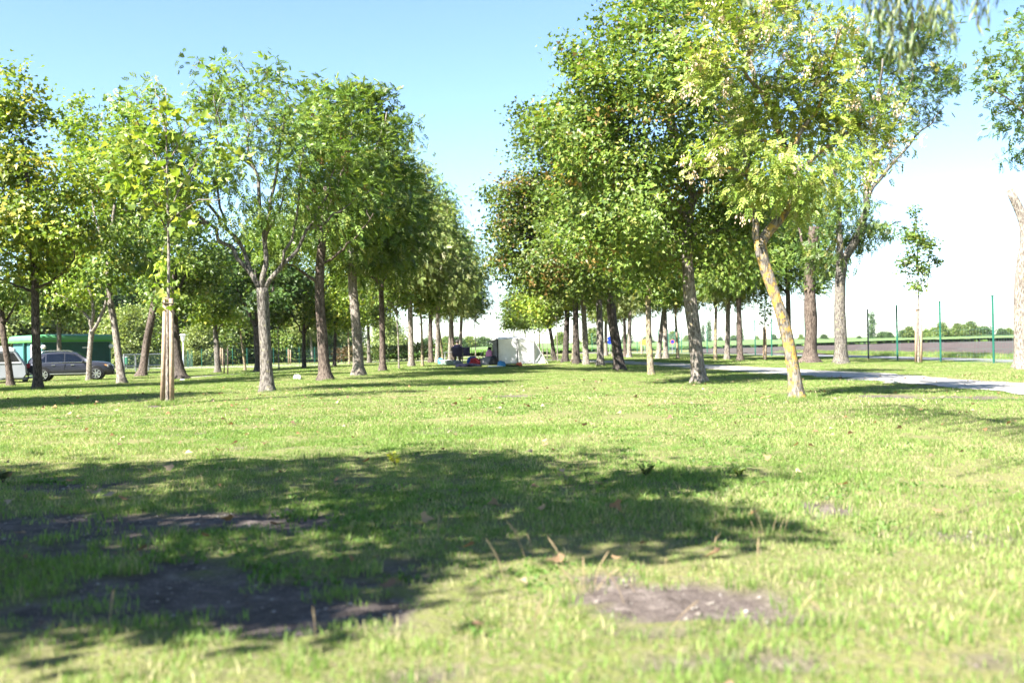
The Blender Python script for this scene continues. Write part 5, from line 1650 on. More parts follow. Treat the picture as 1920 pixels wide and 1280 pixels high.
# ------------------------------------------------------------------ fences
def fence(name, label, pts, h, post_m, mesh_m, names=None, step_v=0.25, wires=(0.0,), post_r=0.03, arm=True):
    """posts at the given ground points with wire mesh between"""
    c = np.array(pts[0], float)
    rt = thing(name, label, "fence", c)
    for i, p in enumerate(pts):
        p = np.array(p, float) - c
        mb = MB()
        ht = h if np.isscalar(h) else h[i]
        mb.tube([p - V3(0, 0, .1), p + V3(0, 0, ht)], post_r, 8)
        mb.box((p[0], p[1], p[2] + ht + .012), (post_r * 2.5, post_r * 2.5, .025))
        for k in range(5):
            mb.box((p[0], p[1] - post_r, p[2] + ht * (.2 + .19 * k)), (.02, .03, .03))
        o = mb.build("post", post_m[i] if isinstance(post_m, list) else post_m, rt)
    mb = MB()
    for i in range(len(pts) - 1):
        a, b_ = np.array(pts[i], float) - c, np.array(pts[i + 1], float) - c
        ha = h if np.isscalar(h) else h[i]; hb = h if np.isscalar(h) else h[i + 1]
        m = max(2, int(np.linalg.norm(b_ - a) / step_v))
        for k in range(1, m):
            t = k / m
            p = a + (b_ - a) * t
            hh = (ha + (hb - ha) * t) * .8
            mb.tube([p, p + V3(0, 0, hh)], .0022, 3, False)
        for f in (0.02, 0.12, 0.22, .32, .42, .52, .62, .72, .80, .88, .97):
            sag = -.015
            mb.tube([a + V3(0, 0, ha * f), (a + b_) / 2 + V3(0, 0, (ha + hb) / 2 * f + sag), b_ + V3(0, 0, hb * f)], .0045, 3, False)
    mb.build("wire_mesh", mesh_m, rt)
    return rt


fx = [(1920 + 70, 682.5), (1862.8, 681), (1763.5, 680.5), (1682.5, 679), (1628, 675.5), (1566, 673.5), (1510, 673), (1447, 674.5), (1416, 671.5), (1382, 671), (1342, 670), (1326, 669), (1292, 668.5), (1278, 668.2), (1266, 667.6), (1253, 667.2)]
PH = [2.42 * F / q for q in (150, 126.5, 112.5, 103, 92, 83, 77, 71, 65, 60, 55, 52, 48, 46, 44, 42)]
fp = []
for (px, py), d in zip(fx, PH):
    r_ = PX(px, 650, d)
    fp.append((r_[0], r_[1], 0.0))
fp += [(16.6, 99, 0), (15.6, 106, 0), (14.2, 113, 0), (12.4, 120, 0), (10.2, 127, 0)]
pm = [M['post_green']] * len(fp)
for i in (4, 5, 9, 12):
    pm[i] = M['post_dark']
fence("wire_fence", "tall green wire mesh fence on slim posts between the lawn and the cycle road", fp, 2.42, pm, M['wire'], post_r=0.038)
lf = []
for px, d in ((378, 86), (402, 87), (436, 88), (463, 89), (490, 90), (513, 91), (538, 92), (561, 93), (590, 95), (615, 97), (640, 99)):
    r_ = PX(px, 660, d); lf.append((r_[0], r_[1], float(H(r_[0], r_[1]))))
fence("wire_fence", "green mesh fence on green posts in front of the dark wood", lf, 1.55, M['post_green'], M['wire'], step_v=.2)
lf = []
for px, d in ((330, 91), (336, 87), (344, 84), (352, 86), (360, 90)):
    r_ = PX(px, 660, d); lf.append((r_[0], r_[1], float(H(r_[0], r_[1]))))
fence("wire_fence", "short green fence corner around the foot of the path lamp", lf, 1.45, M['post_green'], M['wire'], step_v=.12)


def barrier():
    pts = []
    for px, d in ((232, 70), (254, 71), (278, 72), (304, 73)):
        r_ = PX(px, 660, d); pts.append(V3(r_[0], r_[1], float(H(r_[0], r_[1]))))
    c = pts[0].copy()
    rt = thing("steel_railing", "grey steel railing with mesh infill beyond the bin and the knotted trunk", "railing", c)
    for p in pts:
        q = p - c
        MB().box((q[0], q[1], q[2] + .62), (.09, .09, 1.28), 0, 1, .015).build("post", M['galv'], rt)
    for z in (1.22, .40):
        mb = MB()
        mb.tube([p - c + V3(0, -.06, z) for p in pts], .04, 8)
        mb.build("rail", M['galv'], rt)
    mb = MB()
    for a, b_ in zip(pts[:-1], pts[1:]):
        for k in range(1, 12):
            p = a + (b_ - a) * k / 12 - c
            mb.tube([p + V3(0, 0, .08), p + V3(0, 0, 1.2)], .006, 4, False)
    for z in (.1, .25, .55, .7, .85, 1.0, 1.12):
        mb.tube([p - c + V3(0, 0, z) for p in pts], .006, 4, False)
    mb.build("wire_mesh", M['wire'], rt)


barrier()


def hedge(label, p0, p1, w, h, cols, seed):
    r = np.random.default_rng(seed)
    a, b_ = V3(*p0), V3(*p1)
    L = np.linalg.norm(b_ - a)
    u = (b_ - a) / L; v = V3(-u[1], u[0], 0)
    rt = thing("clipped_hedge", label, "hedge", a)
    n = int(L * 230)
    s, t, z = r.uniform(0, L, n), r.uniform(-.5, .5, n) * w, h * r.uniform(.02, 1, n) ** .7
    f = r.uniform(0, 1, n) < .6
    t[f] = np.sign(t[f]) * w * .5 + r.normal(0, .05, f.sum())
    z = z * (1 + .12 * (fbm(s * .6, s * 0, seed) - .5) * 2)
    p = s[:, None] * u + t[:, None] * v + z[:, None] * V3(0, 0, 1)
    ci = r.choice(len(cols), n)
    tone = 0.75 + .5 * fbm(s * .5, z * .8, seed + 3)
    C = np.array(cols)[ci] * tone[:, None] * r.uniform(.8, 1.2, (n, 1))
    V, T, C = leaf_arrays(p, unit(r.normal(0, 1, (n, 3)) + V3(0, 0, .5)), unit(r.normal(0, 1, (n, 3)) + V3(0, 0, .6)), r.uniform(.14, .3, n), 'simple', C)
    link("foliage", tri_mesh("foliage", V, T, C), M['leaf'], rt)
    st = MB()
    for k in range(int(L / .7)):
        q = u * (k * .7 + .3) + v * r.uniform(-.1, .1)
        st.tube([q, q + V3(r.normal(0, .05), r.normal(0, .05), h * .7)], [.03, .012], 5)
    st.build("stems", M['bark_dark'], rt)


def gp(px, d):
    r_ = PX(px, 660, d); return (r_[0], r_[1], float(H(r_[0], r_[1])))


RUST = [(0.13, 0.09, 0.04), (0.10, 0.10, 0.03), (0.16, 0.10, 0.05)]
hedge("clipped hedge, rust tinted, left part nearest the slim straight tree", gp(628, 83), gp(672, 82), .9, 1.25, RUST, 201)
hedge("clipped green hedge running behind the furrowed and flaring ashes", gp(678, 80), gp(860, 76), .9, 1.3, [(0.06, 0.11, 0.02), (0.10, 0.15, 0.03), (0.13, 0.14, 0.04)], 202)


# ------------------------------------------------------------------ small things of the park
def lamp():
    b_ = PX(343.5, 660, 84); b_[2] = float(H(b_[0], b_[1]))
    rt = thing("path_lamp", "white cone shaped path lamp on a slim pale post beside the fence corner", "lamp", b_)
    k = b_[1] / F
    zt = PX(343, 627, b_[1])[2] - b_[2]
    MB().lathe((0, 0, 0), [(.07, -.1), (.06, .3), (.045, zt - .55)], 12).build("post", M['galv'], rt, True)
    MB().lathe((0, 0, 0), [(.10, zt - .56), (.12, zt - .50), (.20, zt - .1), (.22, zt - .06)], 18).build("lamp_shade", M['white'], rt, True)
    MB().lathe((0, 0, 0), [(.30, zt - .055), (.31, zt - .02), (.12, zt + .04)], 18).build("cap", M['white'], rt, True)


lamp()


def bin_():
    b_ = at(236, 691)
    rt = thing("litter_bin", "small green litter bin on a thin post right of the pale leaning trunk", "bin", b_)
    zt = PX(236, 668, b_[1])[2] - b_[2]
    mb = MB()
    vs, fs = [], []
    mb.box((0, -.05, zt - .38), (.36, .30, .62), 0, 1.18, .05)
    mb.build("body", M['bin_green'], rt)
    MB().box((0, -.05, zt - .04), (.44, .38, .09), 0, .8, .03).build("lid", M['galv'], rt)
    MB().tube([(0, .12, -.1), (0, .12, zt - .1)], .03, 8).build("post", M['galv'], rt)


bin_()


def stone_block(name, label, px, py, s, rz, m, cat):
    b_ = at(px, py)
    r = np.random.default_rng(int(px))
    mb = MB()
    mb.box((0, 0, s[2] / 2 - .01), s, 0, .88, min(s) * .18)
    mb.v = [tuple(np.array(v) + r.normal(0, min(s) * .05, 3)) for v in mb.v]
    o = mb.build(name, m, None)
    o.location = tuple(float(c) for c in b_); o.rotation_euler = (0, 0, rz)
    tag(o, label, cat)


stone_block("marker_stone", "square white marker block on the grass between two ash trunks", 557, 712, (.24, .18, .17), .2, M['white'], "marker block")
stone_block("marker_stone", "small white lump on the shaded grass behind the pale stakes", 342, 715, (.17, .13, .10), .6, M['white'], "marker block")
stone_block("flat_stone", "flat pale stone set in the grass at the foot of the lichen trunk", 1482, 754, (.24, .12, .02), .1, M['stone'], "stone")


def sign(name, label, px, d, discs, ztop_py, cat="road sign"):
    b_ = PX(px, 660, d); b_[2] = 0.0
    rt = thing(name, label, cat, b_)
    zt = PX(px, ztop_py, d)[2]
    MB().tube([(0, 0, -.1), (0, 0, zt)], .03, 8).build("post", M['galv'], rt)
    for cx, cz_py, rad, m, ring, w in discs:
        z = PX(px, cz_py, d)[2]
        mb = MB()
        mb.tube([(cx, -.035, z), (cx, -.055, z)], [rad, rad], 24)
        o = mb.build("sign_plate", m, rt)
        if ring is not None:
            g = MB()
            g.tube([(cx, -.0555, z), (cx, -.062, z)], [rad * w, rad * w * .97], 24)
            g.build("sign_field", ring, o)


sign("road_sign", "post with two round blue signs one above the other, by the field", 1143.5, 96, [(0, 634.5, .20, M['sign_blue'], None, 1), (0, 641, .22, M['sign_blue'], None, 1)], 631)
sign("road_sign", "yellow round sign with an orange rim, nearer of the pair by the yellow spotted trunk", 1209.5, 98, [(0, 641.5, .28, M['sign_red'], M['sign_yellow'], .74)], 634)
sign("road_sign", "yellow round sign half covered by its neighbour, on the pale wooden post", 1204.5, 101, [(0, 641.5, .26, M['sign_yellow'], M['sign_red'], .6)], 637)
sign("road_sign", "round violet-blue sign with a red rim near the thin mottled stem", 1261, 90, [(0, 640.5, .20, M['sign_red'], M['sign_blue'], .8)], 636)
wp = PX(1203, 660, 92); wp[2] = 0
o = MB().tube([(0, 0, -.1), (0, 0, .8), (.01, 0, 1.45)], [.085, .08, .075], 10).build("wooden_post", M['stake'])
o.location = tuple(float(c) for c in wp)
tag(o, "pale wooden post below the yellow round signs", "post")


# ------------------------------------------------------------------ the camp
def tent():
    D = at(960, 683.0)[1]
    G = lambda px, py=0: PX(px, 660, D)[0]
    x0, x1, x2, x3, x4 = G(933), G(970), G(1001), G(1004), G(1023)
    z = lambda py: PX(960, py, D)[2]
    rt = thing("tent", "pale family tent with dark poles, an open grey awning end and a sloping back", "tent", (x0, D, 0))
    r = np.random.default_rng(5)
    DEP = 2.3

    def cloth(quad, nu, nv, sag):
        q = [np.array(p, float) for p in quad]
        vs, fs = [], []
        for j in range(nv + 1):
            for i in range(nu + 1):
                u, v = i / nu, j / nv
                p = q[0] * (1 - u) * (1 - v) + q[1] * u * (1 - v) + q[2] * u * v + q[3] * (1 - u) * v
                w = math.sin(PI * u) * math.sin(PI * v)
                vs.append(p + np.array(sag) * w + np.array([0, r.normal(0, .008), r.normal(0, .006)]))
        for j in range(nv):
            for i in range(nu):
                a = j * (nu + 1) + i
                fs.append((a, a + 1, a + nu + 2, a + nu + 1))
        return vs, fs
    X = lambda v: v - x0
    h0, h1, h2 = z(635.5), z(634.5), z(638.5)
    sw = MB()
    sw.add(*cloth([(0, 0, .02), (X(x1), 0, .02), (X(x1), .03, h1), (0, .03, h0)], 10, 10, (0, .06, 0)))
    sw.add(*cloth([(X(x1), 0, .02), (X(x2), 0, .02), (X(x2), .03, h2), (X(x1), .03, h1)], 10, 10, (0, .05, 0)))
    sw.build("front_wall", M['cloth_white'], rt, True)
    rf = MB()
    rf.add(*cloth([(0, .03, h0), (X(x1), .03, h1), (X(x1), DEP / 2, h1 + .12), (0, DEP / 2, h0 + .1)], 8, 6, (0, 0, -.04)))
    rf.add(*cloth([(X(x1), .03, h1), (X(x2), .03, h2), (X(x2), DEP / 2, h2 + .08), (X(x1), DEP / 2, h1 + .12)], 8, 6, (0, 0, -.04)))
    rf.add(*cloth([(0, DEP / 2, h0 + .1), (X(x1), DEP / 2, h1 + .12), (X(x1), DEP, h1 - .05), (0, DEP, h0 - .05)], 8, 6, (0, 0, -.04)))
    rf.add(*cloth([(X(x1), DEP / 2, h1 + .12), (X(x2), DEP / 2, h2 + .08), (X(x2), DEP, h2 - .05), (X(x1), DEP, h1 - .05)], 8, 6, (0, 0, -.04)))
    rf.build("roof", M['cloth_white'], rt, True)
    bw = MB()
    bw.add(*cloth([(0, DEP, .02), (X(x2), DEP, .02), (X(x2), DEP, h2 - .05), (0, DEP, h0 - .05)], 10, 8, (0, -.06, 0)))
    bw.build("back_wall", M['cloth_white'], rt, True)
    sl_ = MB()
    sl_.add([(X(x2) + .01, .0, .02), (X(x4), .25, .02), (X(x4), DEP - .25, .02), (X(x2) + .01, DEP, .02), (X(x2) + .01, .03, h2), (X(x2) + .01, DEP / 2, h2 + .08), (X(x2) + .01, DEP, h2 - .05), (X(x2) + .22, .5, h2 - .25)],
            [(0, 1, 7, 4), (1, 2, 7), (4, 7, 5), (7, 2, 3, 6, 5)])
    sl_.build("sloping_end", M['cloth_white'], rt)
    en = MB()
    xa = X(G(915.5))
    xg = X(G(918.5))
    en.add(*cloth([(-.02, DEP * .45, .02), (-.02, DEP * .45 + .02, .02), (-.02, DEP * .45 + .02, h0 - .1), (-.02, DEP * .45, h0 - .1)], 1, 1, (0, 0, 0)))
    en.add(*cloth([(xg + .1, .5, .02), (-.03, .12, .02), (-.03, .14, h0 - .22), (xg + .12, .5, z(645))], 8, 8, (0, .08, 0)))
    en.build("end_wall", M['cloth_grey'], rt, True)
    aw = MB()
    aw.add(*cloth([(xa, -.05, z(638.8)), (-.03, .01, z(649)), (-.03, .03, h0), (-.02, .04, h0 + .01)], 6, 6, (0, .02, -.02)))
    aw.add(*cloth([(xa, -.05, z(638.8)), (-.03, .03, h0 + .004), (-.03, DEP / 2, h0 + .1), (xa + .15, DEP / 2, z(640))], 6, 6, (0, 0, -.05)))
    aw.build("awning", M['cloth_grey'], rt, True)
    for x, zt, m, rr in ((0, h0 + .03, M['black'], .042), (X(x1), h1 + .02, M['grey_plastic'], .03), (X(x2), h2, M['grey_plastic'], .03)):
        mb = MB()
        mb.tube([(x, -.05, -.05), (x + .01, -.06, zt * .5), (x, -.02, zt)], rr, 8)
        for k in range(3):
            mb.box((x, -.06, zt * (.2 + .3 * k)), (.09, .05, .05))
        mb.build("tent_pole", m, rt)
    sk = MB()
    sk.box(((X(x1) + X(x2)) / 2, -.03, .025), (X(x2) - X(x1) + .5, .04, .06))
    sk.box((X(x1) / 2, -.03, .03), (X(x1), .04, .08))
    sk.build("mud_skirt", M['grey_plastic'], rt)
    for a, b_ in (((xa, -.05, z(638.8)), (xa - .7, -.4, 0)), ((X(x2), .03, h2), (X(x4) + .1, -.5, .0)), ((X(x1), .03, h1), (X(x1) + .1, -1.1, 0))):
        MB().tube([a, b_], .006, 4).build("guy_rope", M['cloth_white'], rt)
    return D


TD = tent()


def camp_chair(label, px, py, rz, kx=1.0, group="dark folding camping chairs"):
    b_ = at(px, py)
    rt = thing("camping_chair", label, "chair", b_, rz, group)
    # faces +y (away from the camera)
    MB().add([(-.30 * kx, -.30, .95), (.30 * kx, -.30, .95), (.26 * kx, -.12, .42), (-.26 * kx, -.12, .42), (-.30 * kx, -.275, .96), (.30 * kx, -.275, .96), (.26 * kx, -.095, .43), (-.26 * kx, -.095, .43),
              (0, -.33, .925), (0, -.305, .935)],
             [(0, 8, 3), (8, 1, 2), (8, 2, 3), (4, 7, 9), (9, 6, 5), (9, 7, 6), (0, 4, 9, 8), (8, 9, 5, 1), (1, 5, 6, 2), (2, 6, 7, 3), (3, 7, 4, 0)]).build("backrest", M['cloth_navy'], rt)
    MB().add([(-.26, -.12, .42), (.26, -.12, .42), (.27, .36, .46), (-.27, .36, .46), (-.26, -.12, .445), (.26, -.12, .445), (.27, .36, .485), (-.27, .36, .485)],
             [(0, 3, 2, 1), (4, 5, 6, 7), (0, 1, 5, 4), (1, 2, 6, 5), (2, 3, 7, 6), (3, 0, 4, 7)]).build("seat", M['cloth_navy'], rt)
    for s in (-1, 1):
        MB().tube([(s * .30, -.20, 0), (s * .27, .38, .45)], .014, 6).build("leg", M['black'], rt)
        MB().tube([(s * .30, .38, 0), (s * .27, -.12, .42), (s * .31, -.30, .95)], .014, 6).build("leg", M['black'], rt)
        MB().box((s * .32, .08, .64), (.06, .48, .03), 0, 1, .01).build("armrest", M['black'], rt)
    return b_, rt


cb, _ = camp_chair("dark camping chair with a person sitting in it, seen from behind", 858, 682, 0.06, 1.15)
camp_chair("empty dark camping chair beside the seated person", 876, 681, -0.10, .75)
camp_chair("dark folding chair at the open tent end with a pink cloth over it", 911, 682, 1.2, .8)


def person():
    """seated, seen from behind: dark hair, dark blue top"""
    rt = thing("person", "person with short dark hair in a navy top sitting in the chair, back turned", "person", cb, 0.06)
    vts, eds, rad = [], [], []

    def j(p, r_, par=None):
        vts.append(p); rad.append(r_)
        if par is not None:
            eds.append((par, len(vts) - 1))
        return len(vts) - 1
    pel = j((0, .0, .55), .15)
    wst = j((0, -.07, .74), .14, pel)
    ch = j((0, -.14, .94), .155, wst)
    nk = j((0, -.13, 1.10), .06, ch)
    hd = j((0, -.11, 1.20), .085, nk)
    hp = j((0, -.10, 1.29), .09, hd)
    for s in (-1, 1):
        sh = j((s * .19, -.14, 1.02), .068, ch)
        el = j((s * .30, -.02, .76), .045, sh)
        wr_ = j((s * .27, .22, .68), .032, el)
        hn = j((s * .25, .30, .66), .036, wr_)
        for f in range(5):
            a = (f - 2) * .022
            k1 = j((s * .25 + a, .35 - abs(f - 2) * .008, .655), .010, hn)
            j((s * .25 + a * 1.1, .385 - abs(f - 2) * .012, .63), .008, k1)
        hi = j((s * .10, .02, .54), .10, pel)
        kn = j((s * .14, .46, .54), .068, hi)
        an = j((s * .14, .52, .10), .042, kn)
        j((s * .15, .66, .04), .035, an)
    me = bpy.data.meshes.new("body")
    me.from_pydata(vts, eds, [])
    o = link("body", me, M['skin'], rt)
    sk = o.modifiers.new("skin", 'SKIN')
    lay = me.skin_vertices[0].data
    for i, r_ in enumerate(rad):
        lay[i].radius = (r_, r_)
    lay[0].use_root = True
    o.modifiers.new("sub", 'SUBSURF').levels = 2
    o.modifiers["sub"].render_levels = 2
    cl = MB()
    cl.lathe((0, 0, 0), [(.17, .50), (.185, .6), (.185, .75), (.20, .9), (.215, 1.0), (.16, 1.09), (.075, 1.12)], 16)
    cl.v = [(x * 1.15, y * .86 - .0 - max(0, z - .5) * .26, z) for x, y, z in cl.v]
    for s in (-1, 1):
        cl.tube([(s * .19, -.14, 1.02), (s * .26, -.07, .89), (s * .31, -.02, .77)], [.088, .072, .064], 10)
    cl.build("shirt", M['cloth_navy'], rt, True)
    tr = MB()
    for s in (-1, 1):
        tr.tube([(s * .09, .0, .54), (s * .13, .3, .55), (s * .14, .47, .54), (s * .14, .5, .3), (s * .14, .52, .12)], [.125, .10, .085, .07, .06], 10)
    tr.build("trousers", M['black'], rt, True)
    hr = MB()
    vs, fs = [], []
    for i in range(9):
        th = PI * .62 * i / 8
        for k in range(16):
            ph = 2 * PI * k / 16
            rr = .112 * (1 + .03 * math.sin(5 * ph + i))
            f = 1.0 if math.sin(ph) < .3 or th < 1.0 else .72
            vs.append((rr * math.sin(th) * math.cos(ph) * f, -.112 + rr * 1.1 * math.sin(th) * math.sin(ph) * f, 1.265 + rr * 1.15 * math.cos(th)))
    for i in range(8):
        for k in range(16):
            q = (k + 1) % 16
            fs.append((i * 16 + k, i * 16 + q, i * 16 + 16 + q, i * 16 + 16 + k))
    hr.add(vs, fs)
    hr.build("hair", M['hair'], rt, True)


person()


def lump(name, label, px, py, s, m, cat, rz=0, seed=0, z=0.0, parent=None):
    """soft bag, blanket or cloth heap: a creased cushion form"""
    b_ = at(px, py)
    r = np.random.default_rng(seed + int(px * 3))
    vs, fs = [], []
    N, K = 18, 9
    for i in range(K):
        th = PI * .5 * i / (K - 1)
        for k in range(N):
            ph = 2 * PI * k / N
            c_, s_ = math.cos(ph), math.sin(ph)
            q = (abs(c_) ** 3 + abs(s_) ** 3) ** (-1 / 3)
            f = 1 + .10 * math.sin(3 * ph + seed + i * .7) + .07 * math.sin(7 * ph + i * 1.3 + seed)
            vs.append((s[0] / 2 * q * c_ * math.sin(th) ** .6 * f, s[1] / 2 * q * s_ * math.sin(th) ** .6 * f, s[2] * math.cos(th) ** .7 * f + r.normal(0, s[2] * .03)))
    for i in range(K - 1):
        for k in range(N):
            j = (k + 1) % N
            fs.append((i * N + k, i * N + j, i * N + N + j, i * N + N + k))
    o = MB().add(vs, fs).build(name, m, None, True)
    o.location = (float(b_[0]), float(b_[1]), float(b_[2] + z)); o.rotation_euler = (0, 0, rz)
    tag(o, label, cat)
    return o


lump("blanket", "dark blue blanket heaped on the grass in front of the empty chair", 877, 687.5, (1.25, .7, .15), M['cloth_navy'], "blanket", .1, 3)
lump("duffel_bag", "red striped bag lying behind the dark blue blanket", 891, 684.5, (.62, .38, .34), M['red_cloth'], "bag", .3, 5)
lump("duffel_bag", "blue bag resting against the red striped one", 885.5, 683.2, (.55, .35, .40), M['blue_cloth'], "bag", -.2, 6)
lump("towel", "violet-blue towel on the ground beside the heap at the tent end", 904.5, 683, (.8, .4, .14), M['blue_cloth'], "towel", 0, 7)
lump("cloth_heap", "dark grey heap of gear in front of the open tent end", 917, 684, (.9, .6, .40), M['cloth_grey'], "gear heap", .3, 8)
lump("stuff_sack", "black stuffed sack leaning by the dark tent pole", 926.5, 684, (.45, .4, .42), M['black'], "bag", -.4, 9)
lump("white_sheet", "white sheet spread on the grass in front of the tent", 927.5, 687.6, (.72, .5, .05), M['cloth_white'], "sheet", 0, 10)
lump("beach_bag", "bright blue bag on the grass before the tent pole", 940, 687.0, (.38, .3, .24), M['cyan'], "bag", .2, 11)
lump("blanket", "navy blanket strip spread along the front of the tent", 952, 686.6, (1.1, .5, .07), M['cloth_navy'], "blanket", 0, 12)
lump("stuff_sack", "orange sack at the foot of the middle tent pole", 973.5, 686, (.30, .25, .16), M['orange'], "bag", 0, 13)
lump("pink_cloth", "pink cloth hung over the folding chair at the tent end", 917.5, 683.5, (.30, .34, .34), M['pink_cloth'], "cloth", .5, 14, .42)
lump("bucket_bag", "bright blue bucket bag between two trunks left of the chairs", 826.5, 682, (.34, .3, .30), M['cyan'], "bag", .1, 15)
lump("storage_bag", "grey-blue bag on the ground under the occupied chair", 858.5, 684.4, (.5, .35, .22), M['grey_plastic'], "bag", .1, 16)


def box_thing(name, label, px, py, s, m, lid, cat):
    b_ = at(px, py)
    rt = thing(name, label, cat, b_, random.uniform(-.3, .3))
    MB().box((0, 0, s[2] * .42), (s[0], s[1], s[2] * .84), 0, 1.03, .02).build("body", m, rt)
    MB().box((0, 0, s[2] * .93), (s[0] * 1.06, s[1] * 1.06, s[2] * .16), 0, .96, .02).build("lid", lid, rt)


box_thing("cool_box", "pale green cool box on the grass left of the camp table", 836, 683.5, (.5, .32, .26), mat("pale_green_plastic", (.30, .42, .34), .5, noise=(.34, .46, .38)), M['white'], "cool box")
box_thing("storage_crate", "grey-green crate beside the cool box under the table", 844, 683.8, (.55, .35, .26), mat("sage_plastic", (.20, .28, .2), .6, noise=(.24, .32, .24)), M['grey_plastic'], "crate")


def table():
    b_ = at(846, 681)
    rt = thing("camp_table", "light folding camp table left of the occupied chair", "table", b_, .1)
    MB().box((0, 0, .66), (.9, .55, .03), 0, 1, .01).build("table_top", M['grey_plastic'], rt)
    for x, y in ((-.4, -.22), (.4, -.22), (-.4, .22), (.4, .22)):
        MB().tube([(x, y, 0), (x * .9, y * .9, .65)], .014, 6).build("leg", M['galv'], rt)
    return b_


tb_ = table()
# towel hanging on the forked trunk behind the table
q = at(843, 677)
mb = MB()
vs, fs = [], []
for i in range(7):
    for k in range(9):
        a = -.9 + 1.8 * k / 8
        vs.append((.19 * math.sin(a), -.21 * math.cos(a) - .02 + .012 * math.sin(k * 2.1 + i), 1.30 - .60 * i / 6 + .02 * math.sin(k)))
for i in range(6):
    for k in range(8):
        fs.append((i * 9 + k, i * 9 + k + 1, (i + 1) * 9 + k + 1, (i + 1) * 9 + k))
o = mb.build("towel", M['cloth_white'], None, True)
sd = o.modifiers.new("solid", 'SOLIDIFY'); sd.thickness = .012
o.location = tuple(float(c) for c in q)
tag(o, "white towel hung round the forked trunk behind the camp table", "towel")


# ------------------------------------------------------------------ litter, pebbles, weeds, dry stalks on the lawn
def weed(label, px, py, h, n, size, cols, seed):
    r = np.random.default_rng(seed)
    b_ = at(px, py)
    rt = thing("weed_plant", label, "weed", b_)
    st = MB()
    P, A, Z = [], [], []
    for k in range(n):
        a = r.uniform(0, 6.28); l = h * r.uniform(.6, 1.1)
        t = V3(math.cos(a) * .7 * l, math.sin(a) * .5 * l, l)
        q = polyline([V3(0, 0, 0), t * .5 + V3(0, 0, .1 * l), t], 7)
        st.tube(q, np.linspace(.003, .0012, 7), 4, False)
        for i in range(2, 7):
            for s in (-1, 1):
                P.append(q[i]); A.append(unit(V3(math.cos(a + s * 1.2), math.sin(a + s * 1.2), .5))); Z.append(size * r.uniform(.7, 1.2))
    st.build("stem", M['bark_dark'], rt)
    m = len(P)
    C = np.array(cols)[r.integers(0, len(cols), m)]
    V, T, C = leaf_arrays(np.array(P), np.array(A), unit(r.normal(0, .3, (m, 3)) + V3(0, -.2, 1)), np.array(Z), 'simple', C)
    link("leaves", tri_mesh("leaves", V, T, C), M['leaf'], rt)


weed("low dark green weed at the right edge of the big shadow", 1212, 893, .075, 11, .030, MAPLE[:3], 1)
weed("bright yellow-green seedling standing in the big shadow", 741, 872, .085, 5, .045, [(0.3, 0.36, 0.03), (0.38, 0.4, 0.05)], 2)
weed("tuft of dark daisy leaves catching shade right of the big shadow", 1385, 893, .05, 10, .028, MAPLE[:3], 3)
weed("grey green thistle at the left edge of the lawn", 6, 905, .10, 9, .04, [(0.09, .13, .05), (.13, .17, .07)], 4)


def litter():
    n = 620
    x, y = wedge(n, 2.4, 26, .4)
    m = len(x)
    P = np.stack([x, y, H(x, y) + rng.uniform(.02, .05, m)], -1)
    a = rng.uniform(0, 6.28, m)
    ax = np.stack([np.cos(a), np.sin(a), rng.normal(0, .25, m)], -1)
    C = np.array([(0.36, .25, .14), (.34, .22, .12), (.30, .17, .08), (.38, .29, .19), (.22, .14, .09)])[rng.integers(0, 5, m)] * rng.uniform(.8, 1.2, (m, 1))
    V, T, C = leaf_arrays(P, ax, unit(np.stack([rng.normal(0, .45, m), rng.normal(0, .45, m), np.ones(m)], -1)), rng.uniform(.04, .085, m), 'maple', C)
    tag(link("fallen_leaves", tri_mesh("fallen_leaves", V, T, C), M['dry']), kind="stuff")


litter()


def pebbles():
    n = 22000
    x, y = wedge(n, 2.2, 10.5, .4)
    k = (rng.uniform(0, 1, n) < bare(x, y) * .55)
    x, y = x[k], y[k]
    m = len(x)
    base = np.array([(1, 0, 0), (0, 1, 0), (-1, 0, 0), (0, -1, 0), (0, 0, .7), (0, 0, -.5)])
    T0 = np.array([(0, 1, 4), (1, 2, 4), (2, 3, 4), (3, 0, 4), (1, 0, 5), (2, 1, 5), (3, 2, 5), (0, 3, 5)])
    s = .0026 + .013 * rng.uniform(0, 1, m) ** 4
    V = np.stack([x, y, H(x, y) - .014], -1)[:, None, :] + s[:, None, None] * base[None] * rng.uniform(.7, 1.3, (m, 6, 3))
    T = (np.arange(m) * 6)[:, None, None] + T0[None]
    C = np.repeat(np.array([(.30, .26, .22), (.36, .32, .27), (.20, .165, .14), (.46, .42, .37)])[rng.integers(0, 4, m)], 6, 0)
    tag(link("gravel", tri_mesh("gravel", V.reshape(-1, 3), T.reshape(-1, 3), C), M['dry']), kind="stuff")


pebbles()


